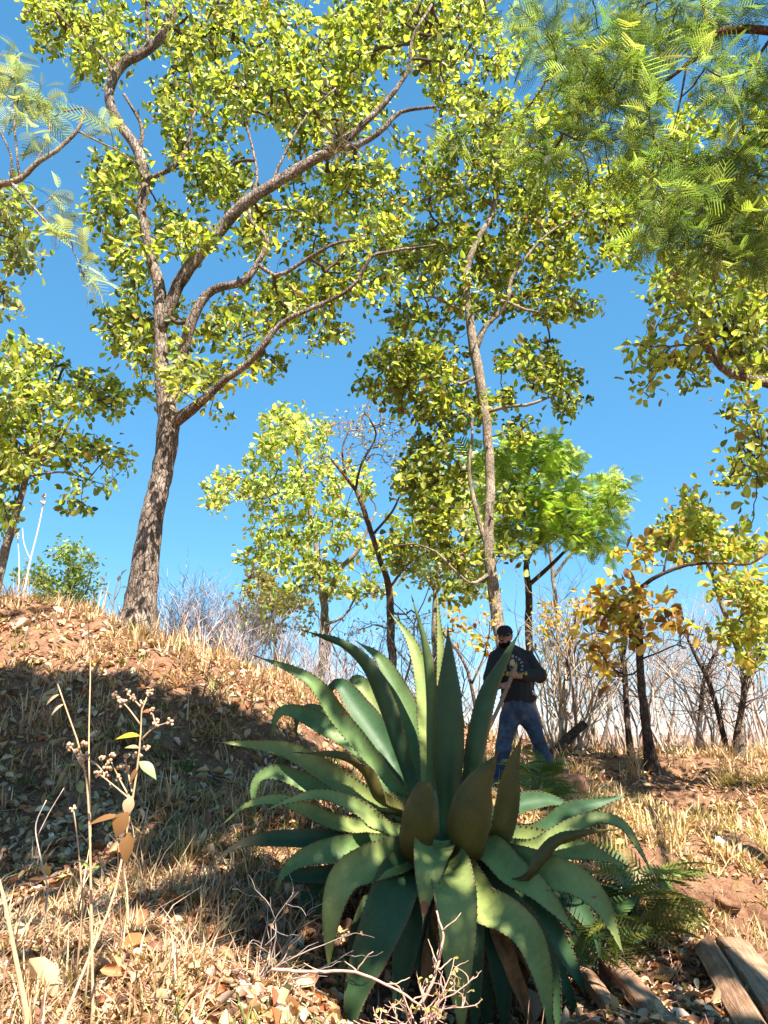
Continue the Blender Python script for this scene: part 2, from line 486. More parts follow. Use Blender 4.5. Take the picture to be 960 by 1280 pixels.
WOOD = .74
def tree(name, label, base_px, limbs, blobs, D, dr=1.6, step=17, leaf='oak', pal=OAK, lsize=.105, per=13, spread=.20,
         bark='bark', twig_col=(.10, .075, .055), twig_r=.0042, group=None, cat='tree', extra=None, trunk_first=True, roots=None):
    """a tree: trunk, limbs (parts), twigs and crown; limbs = [[(px,py,D,width_px),...],...] with the trunk first"""
    L3 = []
    for l in limbs:
        a = np.array([np.r_[P(p[0], p[1], p[2]), p[3] * PX(p[2], p[1]) / 2 * WOOD] for p in l])
        L3.append(a)
    t0 = L3[0]
    base = t0[0, :3].copy()
    gz = float(ground_z(base[0], base[1]))
    if base[2] > gz - .1:
        t0 = np.vstack([np.r_[base[0], base[1], gz - .25, t0[0, 3] * 1.25], t0]); L3[0] = t0
    else:
        t0[0, 2] = gz - .25
    root = empty(name, (base[0], base[1], gz), label, cat, group)
    nodes, nrad, wood = [], [], []
    for i, a in enumerate(L3):
        if i:
            allw = np.concatenate(wood); a[0, :3] = allw[np.argmin(np.linalg.norm(allw - a[0, :3], axis=1))]
        ln = np.linalg.norm(np.diff(a[:, :3], axis=0), axis=1).sum()
        n = max(6, int(ln / (.10 if a[0, 3] > .08 else .14)))
        c = catmull(a, n)
        c[:, 3] = np.maximum(c[:, 3], .006)
        wob = np.cumsum(rng.standard_normal((n, 3)) * .006, 0); wob -= np.linspace(0, 1, n)[:, None] * wob[-1]
        c[:, :3] += wob * min(1, ln / 4)
        if i == 0 and roots:
            hgt = c[:, 2] - gz
            c[:, 3] *= 1 + roots * np.exp(-np.clip(hgt, 0, 9) / .22)
        mb = MB()
        tube(mb, c[:, :3], c[:, 3], 16 if a[0, 3] > .1 else (10 if a[0, 3] > .04 else 6), lump=.07 if a[0, 3] > .03 else .03)
        mb.build('trunk' if i == 0 else 'limb', M[bark], root)
        wood.append(c[:, :3])
        lo = int(n * (.45 if i == 0 else .12))
        nodes.append(c[lo:, :3]); nrad.append(c[lo:, 3])
    nodes = np.concatenate(nodes); nrad = np.concatenate(nrad)
    C = blob_pts(blobs, D, dr, step)
    # connect every cluster to the nearest wood, nearest clusters first
    dist = np.array([np.min(np.linalg.norm(nodes - c, axis=1)) for c in C])
    order = np.argsort(dist)
    K = 5
    pos = list(nodes); par = [-1] * len(nodes); paths = []
    arr = np.zeros((len(nodes) + len(C) * K, 3)); arr[:len(nodes)] = nodes; cnt = len(nodes)
    for ci in order:
        c = C[ci]
        dd = arr[:cnt] - c
        d2 = np.linalg.norm(dd, axis=1) + .35 * np.maximum(arr[:cnt, 2] - c[2], 0)
        j = int(np.argmin(d2))
        a = arr[j]; dv = c - a; ln = np.linalg.norm(dv)
        side = rng.standard_normal(3) * .16 * ln
        mid = (a + c) / 2 + side + np.array([0, 0, -.04 * ln])
        idx = [j]
        for k in range(1, K + 1):
            t = k / K
            q = (1 - t) ** 2 * a + 2 * t * (1 - t) * mid + t * t * c
            if 0 < k < K: q = q + rng.standard_normal(3) * .025 * ln
            arr[cnt] = q; par.append(idx[-1]); idx.append(cnt); cnt += 1
        paths.append(idx)
    par = np.array(par); w = np.zeros(cnt)
    for idx in paths: w[idx[-1]] += 1
    for i in range(cnt - 1, len(nodes) - 1, -1): w[par[i]] += w[i]
    rr = twig_r * np.maximum(w, 1) ** .47
    PT = np.array([arr[i] for i in paths]); RD = np.array([np.r_[rr[i[1]], rr[i[1:]]] for i in paths])
    mb = MB(); many_tubes(mb, PT, RD, 4, twig_col)
    tag(mb.build('twigs', M['twig'], root), kind='stuff')
    if per > 0:
        tipd = nrm(PT[:, -1] - PT[:, -3])
        n = len(C)
        cc = np.array([arr[i[-1]] for i in paths])
        rep = np.repeat(np.arange(n), int(round(per * 1.4)))
        keep = rng.random(len(rep)) < .9
        rep = rep[keep]; m_ = len(rep)
        # leaves sit along the last stretch of their twig
        u = rng.random((m_, 1)) ** .6
        on = PT[rep, -2] * (1 - u) + cc[rep] * u
        mb = MB()
        ctone = np.exp(.16 * rng.standard_normal((n, 1)))
        cols = pick(pal, m_, tint=(1, 1, 1) if pal is GOLD else (.88, .97, 1)) * ctone[rep]
        if leaf == 'oak':
            dirv = tipd[rep] * .5 + nrm(rng.standard_normal((m_, 3))) + np.array([0, 0, -.25])
            L = lsize * np.exp(.22 * np.clip(rng.standard_normal(m_), -2, 1.6))
            leaf_cloud(mb, on + rng.standard_normal((m_, 3)) * spread * .42, dirv, L, L * rng.uniform(.5, .75, m_), cols)
            tag(mb.build('crown', M['leaf'], root), kind='stuff')
        else:
            dirv = tipd[rep] * .7 + nrm(rng.standard_normal((m_, 3))) * np.array([1, 1, .6]) + np.array([0, 0, -.15])
            L = lsize * np.exp(.25 * rng.standard_normal(m_))
            feather_cloud(mb, on + rng.standard_normal((m_, 3)) * spread * .3, dirv, L, cols, leaf if isinstance(leaf, tuple) else None)
            tag(mb.build('crown', M['feather'], root), kind='stuff')
    return root

# ------------------------------------------------------------------ trees
# the big leaning oak on the bank
tree('oak_tree', 'large leaning oak with thick rough trunk on top of the left bank', None, [
    [(168, 796, 9.0, 58), (178, 740, 9.0, 47), (187, 690, 9.0, 42), (197, 630, 9.0, 37), (207, 580, 9.0, 36), (213, 535, 9.0, 38), (209, 490, 9.0, 30), (204, 435, 9.05, 21),
     (205, 395, 9.1, 22), (203, 360, 9.1, 20), (190, 320, 9.1, 17), (178, 270, 9.1, 16), (181, 220, 9.1, 18), (172, 185, 9.1, 16), (150, 155, 9.1, 16), (138, 115, 9.1, 16),
     (150, 82, 9.1, 17), (185, 60, 9.1, 16), (210, 30, 9.1, 14), (228, -10, 9.1, 12), (240, -60, 9.1, 8)],
    [(206, 418, 9.05, 18), (210, 392, 9.03, 22), (222, 362, 9.0, 22), (240, 335, 8.95, 22), (268, 300, 8.9, 20), (300, 262, 8.8, 19), (345, 232, 8.75, 18), (395, 203, 8.7, 17), (422, 187, 8.7, 16), (448, 162, 8.65, 12), (480, 132, 8.6, 10), (508, 92, 8.6, 7), (516, 45, 8.5, 5), (540, 5, 8.5, 4)],
    [(422, 187, 8.7, 12), (450, 180, 8.7, 10), (480, 160, 8.6, 9), (500, 140, 8.6, 7), (545, 133, 8.5, 5)],
    [(216, 515, 9.0, 22), (226, 450, 8.9, 20), (240, 400, 8.8, 19), (262, 365, 8.8, 15), (300, 354, 8.7, 13), (320, 332, 8.7, 11), (332, 300, 8.7, 8), (315, 280, 8.7, 6), (312, 262, 8.7, 4)],
    [(322, 333, 8.7, 8), (345, 344, 8.6, 7), (375, 328, 8.6, 6), (415, 305, 8.5, 5), (445, 300, 8.5, 4)],
    [(214, 535, 8.98, 24), (235, 515, 8.85, 20), (262, 492, 8.7, 15), (285, 472, 8.6, 13), (310, 458, 8.5, 12), (332, 430, 8.4, 11), (345, 410, 8.4, 9), (370, 395, 8.3, 8), (405, 380, 8.3, 7), (440, 360, 8.2, 6), (465, 325, 8.2, 6), (500, 315, 8.2, 5), (545, 306, 8.2, 4)],
    [(183, 228, 9.1, 10), (215, 210, 9.0, 8), (232, 192, 9.0, 8), (238, 165, 9.0, 6), (245, 130, 9.0, 4)],
    [(176, 190, 9.1, 9), (178, 160, 9.1, 7), (165, 135, 9.1, 5), (155, 118, 9.1, 5)],
    [(143, 92, 9.1, 7), (130, 72, 9.1, 5), (100, 45, 9.1, 4), (70, 15, 9.1, 3)],
    [(186, 58, 9.1, 8), (184, 25, 9.1, 7), (183, -15, 9.1, 6)],
    [(320, 247, 8.8, 7), (322, 215, 8.8, 5), (312, 170, 8.8, 4), (300, 130, 8.8, 3)],
    [(345, 232, 8.75, 7), (352, 200, 8.75, 5), (380, 150, 8.7, 4), (420, 110, 8.7, 3)],
], [(110, 35, 85, 45), (60, 10, 40, 25), (130, 85, 40, 25, .7), (240, 40, 60, 50), (330, 20, 60, 40), (310, 110, 80, 60), (225, 130, 45, 45, .9), (395, 80, 70, 60), (460, 40, 60, 60), (540, 35, 60, 50),
    (600, 20, 40, 30), (555, 85, 50, 35, .9), (570, 130, 40, 28, .8), (500, 190, 30, 18, .5), (620, 75, 40, 30, .7), (440, 130, 50, 35, .8), (385, 150, 50, 40), (255, 200, 50, 40, .8), (150, 215, 45, 32), (140, 255, 32, 45), (165, 320, 36, 50, .9), (275, 235, 45, 40),
    (215, 285, 30, 40, .7), (250, 300, 40, 30, .6), (330, 285, 50, 40, .9), (400, 245, 55, 40, .9), (450, 215, 50, 30, .9), (470, 270, 50, 40, .8), (420, 320, 50, 30, .7), (175, 420, 50, 45, .9), (150, 395, 28, 25, .7),
    (225, 410, 30, 40, .4), (290, 405, 50, 40, .7), (340, 380, 50, 38, .8), (400, 365, 50, 35, .8), (320, 450, 45, 18, .7), (270, 470, 30, 18, .8), (228, 470, 34, 20, 1.0, 8.5), (185, 488, 18, 14, .8),
    (270, 515, 22, 8, .6), (390, 420, 45, 20, .6), (465, 350, 40, 40, .6), (340, -40, 200, 40, .5), (150, -30, 90, 30, .5), (560, -30, 80, 30, .4)],
    9.75, 1.35, 14.6, pal=OAK, lsize=.1, per=14, roots=.35)

# the slim oak behind the man
tree('oak_tree', 'slim tall oak with pale patchy trunk rising behind the man', None, [
    [(634, 835, 11.2, 22), (622, 775, 11.2, 21), (614, 720, 11.2, 20), (609, 670, 11.2, 18), (615, 600, 11.2, 16), (612, 540, 11.2, 15), (606, 500, 11.2, 17), (600, 465, 11.2, 18), (594, 430, 11.2, 17), (586, 385, 11.2, 13), (585, 345, 11.2, 11), (596, 310, 11.2, 10), (612, 278, 11.2, 9), (620, 245, 11.2, 9), (618, 215, 11.2, 6), (630, 170, 11.2, 4)],
    [(598, 440, 11.2, 11), (606, 412, 11.1, 9), (625, 392, 11.1, 8), (636, 372, 11.0, 8), (640, 350, 11, 6), (660, 320, 11, 5), (690, 290, 11, 4), (745, 260, 11, 3)],
    [(636, 380, 11.05, 5), (660, 388, 11, 4), (700, 392, 11, 3)],
    [(612, 518, 11.2, 7), (632, 508, 11, 6), (660, 506, 10.9, 5), (690, 495, 10.9, 4), (705, 488, 10.9, 3)],
    [(608, 690, 11.2, 9), (595, 640, 11.1, 8), (585, 590, 11.1, 6), (590, 540, 11.1, 4), (582, 500, 11.1, 3)],
    [(586, 385, 11.2, 6), (570, 385, 11.1, 5), (545, 372, 11, 4), (530, 372, 11, 3)],
    [(596, 470, 11.2, 6), (575, 480, 11.1, 5), (545, 470, 11, 4), (510, 480, 11, 3)],
    [(614, 720, 11.2, 8), (590, 730, 11.0, 6), (570, 715, 10.9, 5), (545, 690, 10.9, 4), (520, 680, 10.9, 3)],
    [(618, 262, 11.2, 6), (590, 238, 11.1, 5), (560, 232, 11.1, 4), (530, 250, 11, 3)],
], [(620, 200, 45, 35, .9), (610, 150, 50, 35, .9), (560, 190, 40, 25, .7), (670, 190, 45, 35, .8), (560, 235, 50, 30, .9), (600, 340, 50, 35, .6), (500, 310, 35, 25, .7), (560, 470, 40, 25, .7), (640, 250, 50, 40, .9), (560, 300, 50, 35, 1.1), (530, 340, 45, 30, .9), (640, 310, 55, 40, .9), (700, 280, 50, 40, .9), (740, 240, 45, 40, .9),
    (770, 290, 40, 40, .9), (700, 340, 45, 28, .9), (680, 375, 45, 25), (725, 380, 25, 15, .8), (580, 380, 60, 30, .6), (520, 400, 40, 25, .6), (500, 450, 45, 35, 1.1), (480, 480, 30, 22), (540, 440, 40, 30, .8), (520, 500, 50, 25),
    (570, 520, 45, 25, .9), (660, 450, 40, 25, 1.1), (690, 470, 35, 25, 1.1), (715, 505, 18, 14, 1.2), (650, 535, 25, 14, 1), (610, 500, 35, 20, 1), (530, 555, 25, 20, 1.1), (525, 600, 32, 35, 1.3), (560, 590, 28, 35, .9),
    (550, 645, 40, 30, 1), (500, 690, 25, 20, 1.1), (570, 690, 45, 30, .9), (640, 690, 25, 20, .8), (560, 735, 30, 18, .8), (640, 620, 18, 30, .5)],
    11.7, 1.2, 13.8, pal=OAKD, lsize=.115, per=14, bark='bark_pale', roots=.2)

# middle distance trees
tree('oak_tree', 'bushy light green tree on the ridge behind the agave tips', None, [
    [(400, 870, 19.0, 16), (402, 820, 19.0, 14), (404, 770, 19.0, 13), (400, 730, 19.0, 11), (396, 690, 19.0, 9), (388, 640, 19.0, 7), (378, 590, 19.0, 5), (365, 545, 19.0, 3)],
    [(405, 750, 19.0, 8), (425, 712, 18.9, 8), (445, 690, 18.8, 7), (458, 665, 18.8, 5), (470, 640, 18.8, 3)],
    [(400, 730, 19.0, 7), (375, 690, 19.0, 5), (350, 650, 19.0, 4), (330, 610, 19.0, 3)],
    [(404, 780, 19.0, 6), (430, 770, 18.9, 4), (445, 745, 18.9, 3)],
    [(414, 862, 19.2, 9), (412, 800, 19.2, 8), (405, 755, 19.1, 7)]],
    [(360, 530, 35, 28, 1.1), (335, 560, 30, 25), (385, 545, 30, 25), (295, 605, 38, 18, 1.1), (275, 625, 20, 14), (340, 610, 45, 30), (395, 600, 40, 35, .9), (440, 600, 35, 30, .5), (350, 660, 45, 28, .9), (410, 655, 45, 30, .8),
     (330, 700, 38, 24, .9), (385, 710, 45, 25, .8), (430, 735, 40, 15, .9), (345, 745, 45, 22, .9), (320, 775, 28, 18, .8), (455, 690, 30, 25, .6), (470, 735, 25, 12, .8)],
    19, 1.8, 12, pal=MIDG, lsize=.155, per=11, bark='bark_pale', twig_r=.007)
tree('oak_tree', 'thin bare brown tree with few rusty leaves behind the green ridge tree', None, [
    [(492, 850, 15.5, 15), (490, 790, 15.5, 13), (487, 735, 15.5, 12), (478, 705, 15.5, 9), (468, 670, 15.5, 9), (455, 630, 15.5, 8), (445, 610, 15.5, 6), (430, 590, 15.5, 5), (410, 570, 15.5, 3)],
    [(468, 670, 15.5, 5), (490, 640, 15.4, 4), (500, 620, 15.4, 3), (515, 600, 15.4, 2)],
    [(446, 612, 15.5, 5), (452, 580, 15.5, 4), (470, 545, 15.5, 3), (460, 520, 15.5, 2)],
    [(432, 592, 15.5, 4), (428, 560, 15.5, 3), (440, 530, 15.5, 2)],
    [(487, 735, 15.5, 5), (510, 705, 15.4, 4), (535, 690, 15.4, 3)]],
    [(440, 535, 45, 28, .9), (480, 555, 40, 35, .9), (420, 575, 35, 20, .8), (470, 510, 30, 20, .7), (500, 590, 25, 25, .7), (550, 480, 30, 25, .35), (520, 780, 40, 30, .5), (450, 790, 40, 20, .5)],
    15.5, 1.2, 10, pal=GOLD, lsize=.07, per=2, bark='bark_red', twig_col=(.28, .20, .17), twig_r=.0045)
tree('oak_tree', 'pale yellow green tree filling the gap behind the slim oak', None, [
    [(545, 850, 17, 11), (543, 780, 17, 10), (548, 720, 17, 8), (556, 660, 17, 6), (560, 600, 17, 4)],
    [(546, 740, 17, 6), (520, 700, 17, 5), (505, 660, 17, 3)], [(548, 720, 17, 6), (580, 690, 17, 5), (610, 650, 17, 3)]],
    [(560, 620, 55, 40, .8), (515, 660, 35, 35, .8), (610, 650, 45, 35, .8), (540, 710, 50, 30, .7), (600, 720, 40, 28, .7), (590, 580, 40, 25, .6)],
    17, 1.4, 11, pal=[(.42, .42, .13, 3), (.34, .38, .09, 3), (.50, .42, .16, 2), (.24, .26, .07, 2)], lsize=.13, per=9, bark='bark_pale', twig_col=(.3, .23, .19), twig_r=.005)
tree('mimosa_tree', 'olive feathery tree standing farther back behind the bright green one', None, [
    [(700, 860, 18, 9), (698, 780, 18, 8), (690, 700, 18, 6), (680, 640, 18, 4), (672, 590, 18, 3)],
    [(694, 720, 18, 5), (730, 670, 18, 4), (760, 625, 18, 3)]],
    [(650, 565, 45, 24, .9), (695, 575, 35, 22, .8), (625, 590, 35, 24, .8), (762, 618, 26, 24, .9), (735, 640, 30, 20, .6), (680, 610, 40, 25, .7)],
    18, 1.4, 11, leaf=feather_template(6, .5, .13, .4, .6), pal=[(.36, .40, .10, 3), (.28, .33, .08, 3), (.44, .44, .15, 2)], lsize=.2, per=9, spread=.3, bark='bark_pale', twig_r=.005)
tree('mimosa_tree', 'bright green feathery tree with dark forked trunk right behind the man', None, [
    [(664, 850, 13, 14), (662, 790, 13, 13), (662, 740, 13, 12), (660, 705, 13, 9), (672, 680, 13, 7), (690, 660, 13, 6), (712, 640, 13, 4)],
    [(662, 735, 13, 8), (690, 705, 12.9, 7), (705, 690, 12.9, 5)],
    [(690, 660, 13, 5), (725, 655, 12.9, 4), (755, 660, 12.9, 3), (768, 652, 12.9, 2)],
    [(672, 680, 13, 5), (655, 640, 13, 4), (640, 600, 13, 3)],
    [(722, 655, 12.95, 4), (735, 672, 12.9, 3), (755, 670, 12.9, 2)]],
    [(650, 565, 45, 22, .9), (690, 580, 35, 18, .8), (640, 610, 40, 25, .9), (760, 615, 25, 20, .7), (700, 625, 45, 22, 1.2), (740, 650, 40, 18, 1.2), (680, 650, 45, 22, 1.2), (640, 660, 30, 25, .9), (720, 672, 50, 14, 1), (765, 685, 30, 12, .7), (600, 575, 25, 20, .5)],
    13, 1.3, 13, leaf=feather_template(7, .5, .11, .4, .6), pal=MIMO, lsize=.17, per=9, spread=.3, bark='bark_dark', twig_r=.0045)
tree('oak_tree', 'small oak with golden leaves and trunk coloured as in shade on the right slope', None, [
    [(816, 964, 10.2, 24), (809, 930, 10.2, 17), (802, 880, 10.2, 14), (798, 830, 10.2, 13), (797, 795, 10.2, 12), (795, 765, 10.2, 10), (792, 742, 10.2, 10), (790, 725, 10.2, 4)],
    [(795, 742, 10.2, 8), (808, 728, 10.1, 8), (830, 716, 10.0, 7), (860, 706, 9.9, 6), (900, 704, 9.8, 5), (935, 706, 9.8, 4), (962, 690, 9.8, 3)],
    [(800, 838, 10.2, 4), (785, 845, 10.1, 3), (765, 835, 10.1, 3), (750, 815, 10.1, 2)],
    [(800, 822, 10.2, 4), (825, 815, 10.1, 3), (845, 806, 10.1, 3), (858, 810, 10.1, 2)],
    [(822, 720, 10, 4), (835, 690, 10, 3), (845, 670, 10, 3)]],
    [(770, 745, 28, 20, .9), (800, 760, 25, 20, .9), (765, 780, 30, 22, .9), (755, 810, 22, 20, .8), (800, 790, 30, 18, .5), (835, 775, 25, 14, .5), (750, 840, 15, 8, .5), (820, 690, 45, 15, .4), (855, 782, 10, 8, .5)],
    10.2, .6, 15, pal=GOLD, lsize=.15, per=7, spread=.22, bark='bark_dark', roots=.3)  # the dark bark paints the shade that lies on this trunk
tree('oak_tree', 'yellowing oak crown above the horizontal limb beyond the golden oak', None, [
    [(930, 960, 12.0, 13), (925, 900, 12, 11), (930, 850, 12, 10), (915, 790, 12, 8), (895, 730, 12, 7), (880, 690, 12, 5), (865, 650, 12, 4)],
    [(895, 730, 12, 5), (925, 690, 11.9, 4), (950, 660, 11.9, 3)],
    [(885, 700, 12, 4), (845, 680, 11.9, 3), (820, 670, 11.9, 2)],
    [(928, 870, 12, 6), (945, 830, 12, 5), (955, 780, 12, 4)]],
    [(860, 640, 30, 22, 1.1), (880, 660, 35, 25, 1), (845, 670, 30, 25, 1), (895, 690, 40, 20, .9), (820, 680, 30, 15, .6), (930, 680, 30, 20, .9), (790, 690, 30, 15, .4), (925, 735, 35, 25, .9, 11), (945, 770, 30, 30, 1, 11), (915, 790, 20, 20, .8, 11), (945, 820, 20, 18, .6, 11)],
    12, 1.0, 13, pal=ORNG, lsize=.125, per=11, bark='bark_pale')
# right-hand oak that overhangs the frame; its trunk stands outside the picture
tree('oak_tree', 'overhanging oak branch with dark broad leaves reaching in beside the open sky', None, [
    [(1180, 1000, 7.6, 46), (1165, 880, 7.6, 42), (1150, 740, 7.6, 38), (1125, 620, 7.6, 34), (1090, 540, 7.5, 28), (1050, 400, 7.5, 20), (1010, 240, 7.4, 12), (990, 150, 7.4, 6)],
    [(1090, 545, 7.5, 20), (1020, 505, 7.5, 17), (965, 482, 7.4, 15), (920, 470, 7.4, 13), (895, 452, 7.4, 12), (882, 430, 7.4, 9), (868, 400, 7.4, 7), (850, 375, 7.4, 4)],
    [(940, 478, 7.4, 9), (915, 445, 7.35, 7), (905, 420, 7.35, 5), (890, 330, 7.3, 4)],
    [(895, 450, 7.4, 6), (870, 430, 7.4, 5), (830, 435, 7.4, 3), (790, 430, 7.4, 2)],
    [(1000, 500, 7.45, 8), (960, 540, 7.4, 6), (930, 575, 7.4, 4), (920, 600, 7.4, 3)],
    [(1040, 400, 7.5, 9), (980, 340, 7.4, 7), (930, 300, 7.4, 5), (890, 270, 7.4, 3)]],
    [(800, 430, 32, 10, 1.1), (820, 450, 25, 22, 1.1), (810, 485, 15, 14, 1.2), (860, 440, 25, 22, 1), (850, 375, 40, 25, 1.1), (880, 470, 20, 18, .9), (900, 400, 40, 35, 1.1), (945, 380, 35, 45, 1.1), (940, 440, 35, 30, 1),
     (930, 510, 25, 16, 1.1), (945, 540, 25, 25, 1.1), (925, 580, 20, 22, 1), (950, 590, 20, 20, 1), (910, 605, 16, 12, .8), (925, 650, 20, 14, .8), (880, 320, 50, 40, .9), (940, 300, 40, 50, 1), (830, 330, 30, 25, .7), (1020, 420, 60, 80, .7), (1060, 560, 60, 60, .5)],
    7.4, 1.1, 18, pal=OAKD, lsize=.095, per=11)
# left oaks
tree('oak_tree', 'rounded oak with curved trunk standing above the two white stalks', None, [
    [(-8, 758, 11, 20), (0, 720, 11, 17), (8, 690, 11, 15), (16, 665, 11, 13), (26, 630, 11, 11), (38, 590, 11, 9), (48, 555, 11, 8), (52, 520, 11, 7), (62, 490, 11, 4), (70, 460, 11, 3)],
    [(40, 590, 11, 7), (60, 570, 10.9, 6), (78, 545, 10.9, 5), (92, 520, 10.9, 4), (120, 500, 10.9, 3)],
    [(42, 575, 11, 5), (25, 555, 10.9, 4), (8, 540, 10.9, 3)],
    [(45, 600, 11, 4), (80, 590, 10.8, 3), (110, 600, 10.8, 2)]],
    [(25, 455, 40, 28, 1), (65, 450, 28, 20, .9), (15, 510, 45, 35, 1), (80, 500, 45, 35, .9), (125, 480, 30, 22, .9), (145, 505, 20, 16, .8), (60, 560, 45, 30, .7), (115, 560, 30, 25, .8), (150, 575, 20, 10, .9), (120, 605, 25, 10, .8), (95, 628, 30, 10, .8), (10, 580, 40, 35, 1), (5, 640, 20, 25, .8), (-40, 530, 50, 70, .6)],
    11, 1.5, 13.4, pal=OAK, lsize=.115, per=11, bark='bark_pale', twig_r=.005)
tree('oak_tree', 'sunlit oak with drooping leaves seen behind the pale acacia branch', None, [
    [(-260, 800, 8.2, 44), (-240, 640, 8.2, 38), (-215, 480, 8.2, 32), (-180, 380, 8.2, 24), (-150, 260, 8.2, 16), (-140, 120, 8.2, 8)],
    [(-190, 410, 8.2, 16), (-120, 370, 8.2, 12), (-60, 320, 8.2, 8), (-10, 280, 8.2, 5), (15, 250, 8.2, 3)],
    [(-160, 290, 8.2, 10), (-90, 240, 8.1, 7), (-40, 230, 8.1, 4)]],
    [(5, 240, 28, 25, 1), (15, 285, 35, 40, 1.1), (25, 320, 25, 25, 1), (5, 350, 18, 25, .9), (-50, 300, 50, 60, .9), (-90, 230, 60, 60, .7), (-140, 130, 90, 80, .6), (-170, 330, 60, 60, .6), (10, 385, 10, 15, .5)],
    8.2, 1.2, 17, pal=[(.24, .25, .06, 4), (.33, .33, .12, 3), (.15, .16, .045, 3), (.36, .31, .14, 2)], lsize=.10, per=11)
tree('acacia_tree', 'acacia branch with pale sparse feathery leaves reaching towards the big oak', None, [
    [(-330, 1000, 6.6, 34), (-310, 760, 6.6, 30), (-270, 560, 6.6, 26), (-190, 400, 6.6, 20), (-90, 300, 6.6, 14), (-20, 240, 6.6, 12), (20, 228, 6.6, 11), (45, 208, 6.6, 9), (80, 182, 6.6, 7), (98, 162, 6.6, 6), (103, 136, 6.6, 4), (85, 138, 6.6, 3), (68, 146, 6.6, 2)],
    [(98, 164, 6.6, 4), (125, 178, 6.6, 3), (150, 190, 6.6, 2), (170, 205, 6.6, 1.5)],
    [(18, 226, 6.6, 6), (14, 195, 6.6, 4), (0, 165, 6.6, 3), (-20, 130, 6.6, 2)],
    [(24, 222, 6.6, 5), (20, 180, 6.6, 4), (18, 130, 6.6, 3), (24, 70, 6.6, 2)],
    [(22, 232, 6.6, 5), (45, 262, 6.5, 4), (65, 285, 6.5, 3), (90, 310, 6.5, 2), (105, 345, 6.5, 1.5)],
    [(45, 208, 6.6, 3), (60, 175, 6.6, 2), (62, 150, 6.6, 1.5)]],
    [(20, 75, 22, 12, .8), (-10, 85, 25, 12, .8), (40, 130, 35, 20, .9), (15, 110, 30, 20, .9), (65, 120, 20, 10, .6), (40, 170, 25, 15, .4), (75, 245, 20, 10, .5), (80, 290, 18, 14, .9), (95, 320, 14, 18, .8), (105, 350, 8, 10, .7), (130, 160, 15, 12, .25)],
    6.6, .5, 17, leaf=feather_template(10, .4, .05, .5, .65), pal=PALE, lsize=.2, per=4, spread=.15, bark='bark_pale', twig_r=.003)
# acacia overhead on the right
tree('acacia_tree', 'feathery acacia with reddish limb hanging in front of the yellow green oak', None, [
    [(1420, 1150, 4.6, 70), (1400, 800, 4.7, 62), (1330, 480, 4.8, 50), (1230, 260, 4.9, 36), (1120, 120, 5.0, 24), (1040, 62, 5.0, 17), (960, 46, 5.0, 14), (915, 44, 5.0, 13), (890, 48, 5.0, 11), (874, 72, 5.0, 9), (858, 84, 5.0, 7), (830, 105, 5.0, 5), (790, 120, 5.0, 4), (750, 140, 5.0, 3), (720, 175, 5, 2)],
    [(893, 46, 5.0, 7), (880, 15, 5.0, 6), (872, -20, 5.0, 4), (830, -50, 5, 3)],
    [(1230, 265, 4.9, 22), (1100, 290, 5.2, 14), (1010, 285, 5.3, 9), (960, 285, 5.3, 6), (925, 265, 5.3, 4), (890, 260, 5.3, 3), (870, 240, 5.3, 2)],
    [(985, 283, 5.3, 6), (940, 295, 5.3, 4), (905, 315, 5.3, 3), (880, 330, 5.3, 2)],
    [(880, -10, 5, 4), (800, 10, 4.9, 3), (740, 55, 4.9, 2.5), (700, 85, 4.9, 2), (655, 140, 4.9, 1.5)],
    [(858, 84, 5.0, 4), (850, 130, 5, 3), (835, 180, 5, 2), (820, 220, 5, 1.5)],
    [(960, 46, 5, 6), (930, 100, 5.1, 4), (930, 170, 5.2, 3), (950, 220, 5.2, 2)]],
    [(650, 20, 40, 22, .8), (690, 60, 40, 35, 1), (730, 110, 50, 40, 1.2), (780, 60, 55, 45, 1.2), (720, 165, 45, 30, 1.1), (650, 165, 40, 30, .6), (690, 210, 40, 25, .5), (580, 150, 40, 30, .25), (840, 30, 45, 35, 1.1), (800, 140, 40, 40, .9), (815, 190, 25, 35, .9), (900, 20, 40, 25, 1),
     (900, 100, 35, 35, .9), (945, 90, 25, 40, 1), (880, 230, 50, 40, 1.2), (930, 200, 35, 50, 1.2), (850, 285, 50, 35, 1.2), (910, 300, 50, 35, 1.2), (945, 330, 25, 35, .9), (820, 240, 40, 30, .8), (860, 335, 30, 15, .5), (780, 210, 30, 30, .6), (1010, 150, 60, 100, .6), (800, -40, 120, 40, .6)],
    5.1, .8, 20, leaf=feather_template(8, .55, .045, .6, .8), pal=ACAC, lsize=.16, per=8, spread=.2, bark='bark_red', twig_r=.0032)
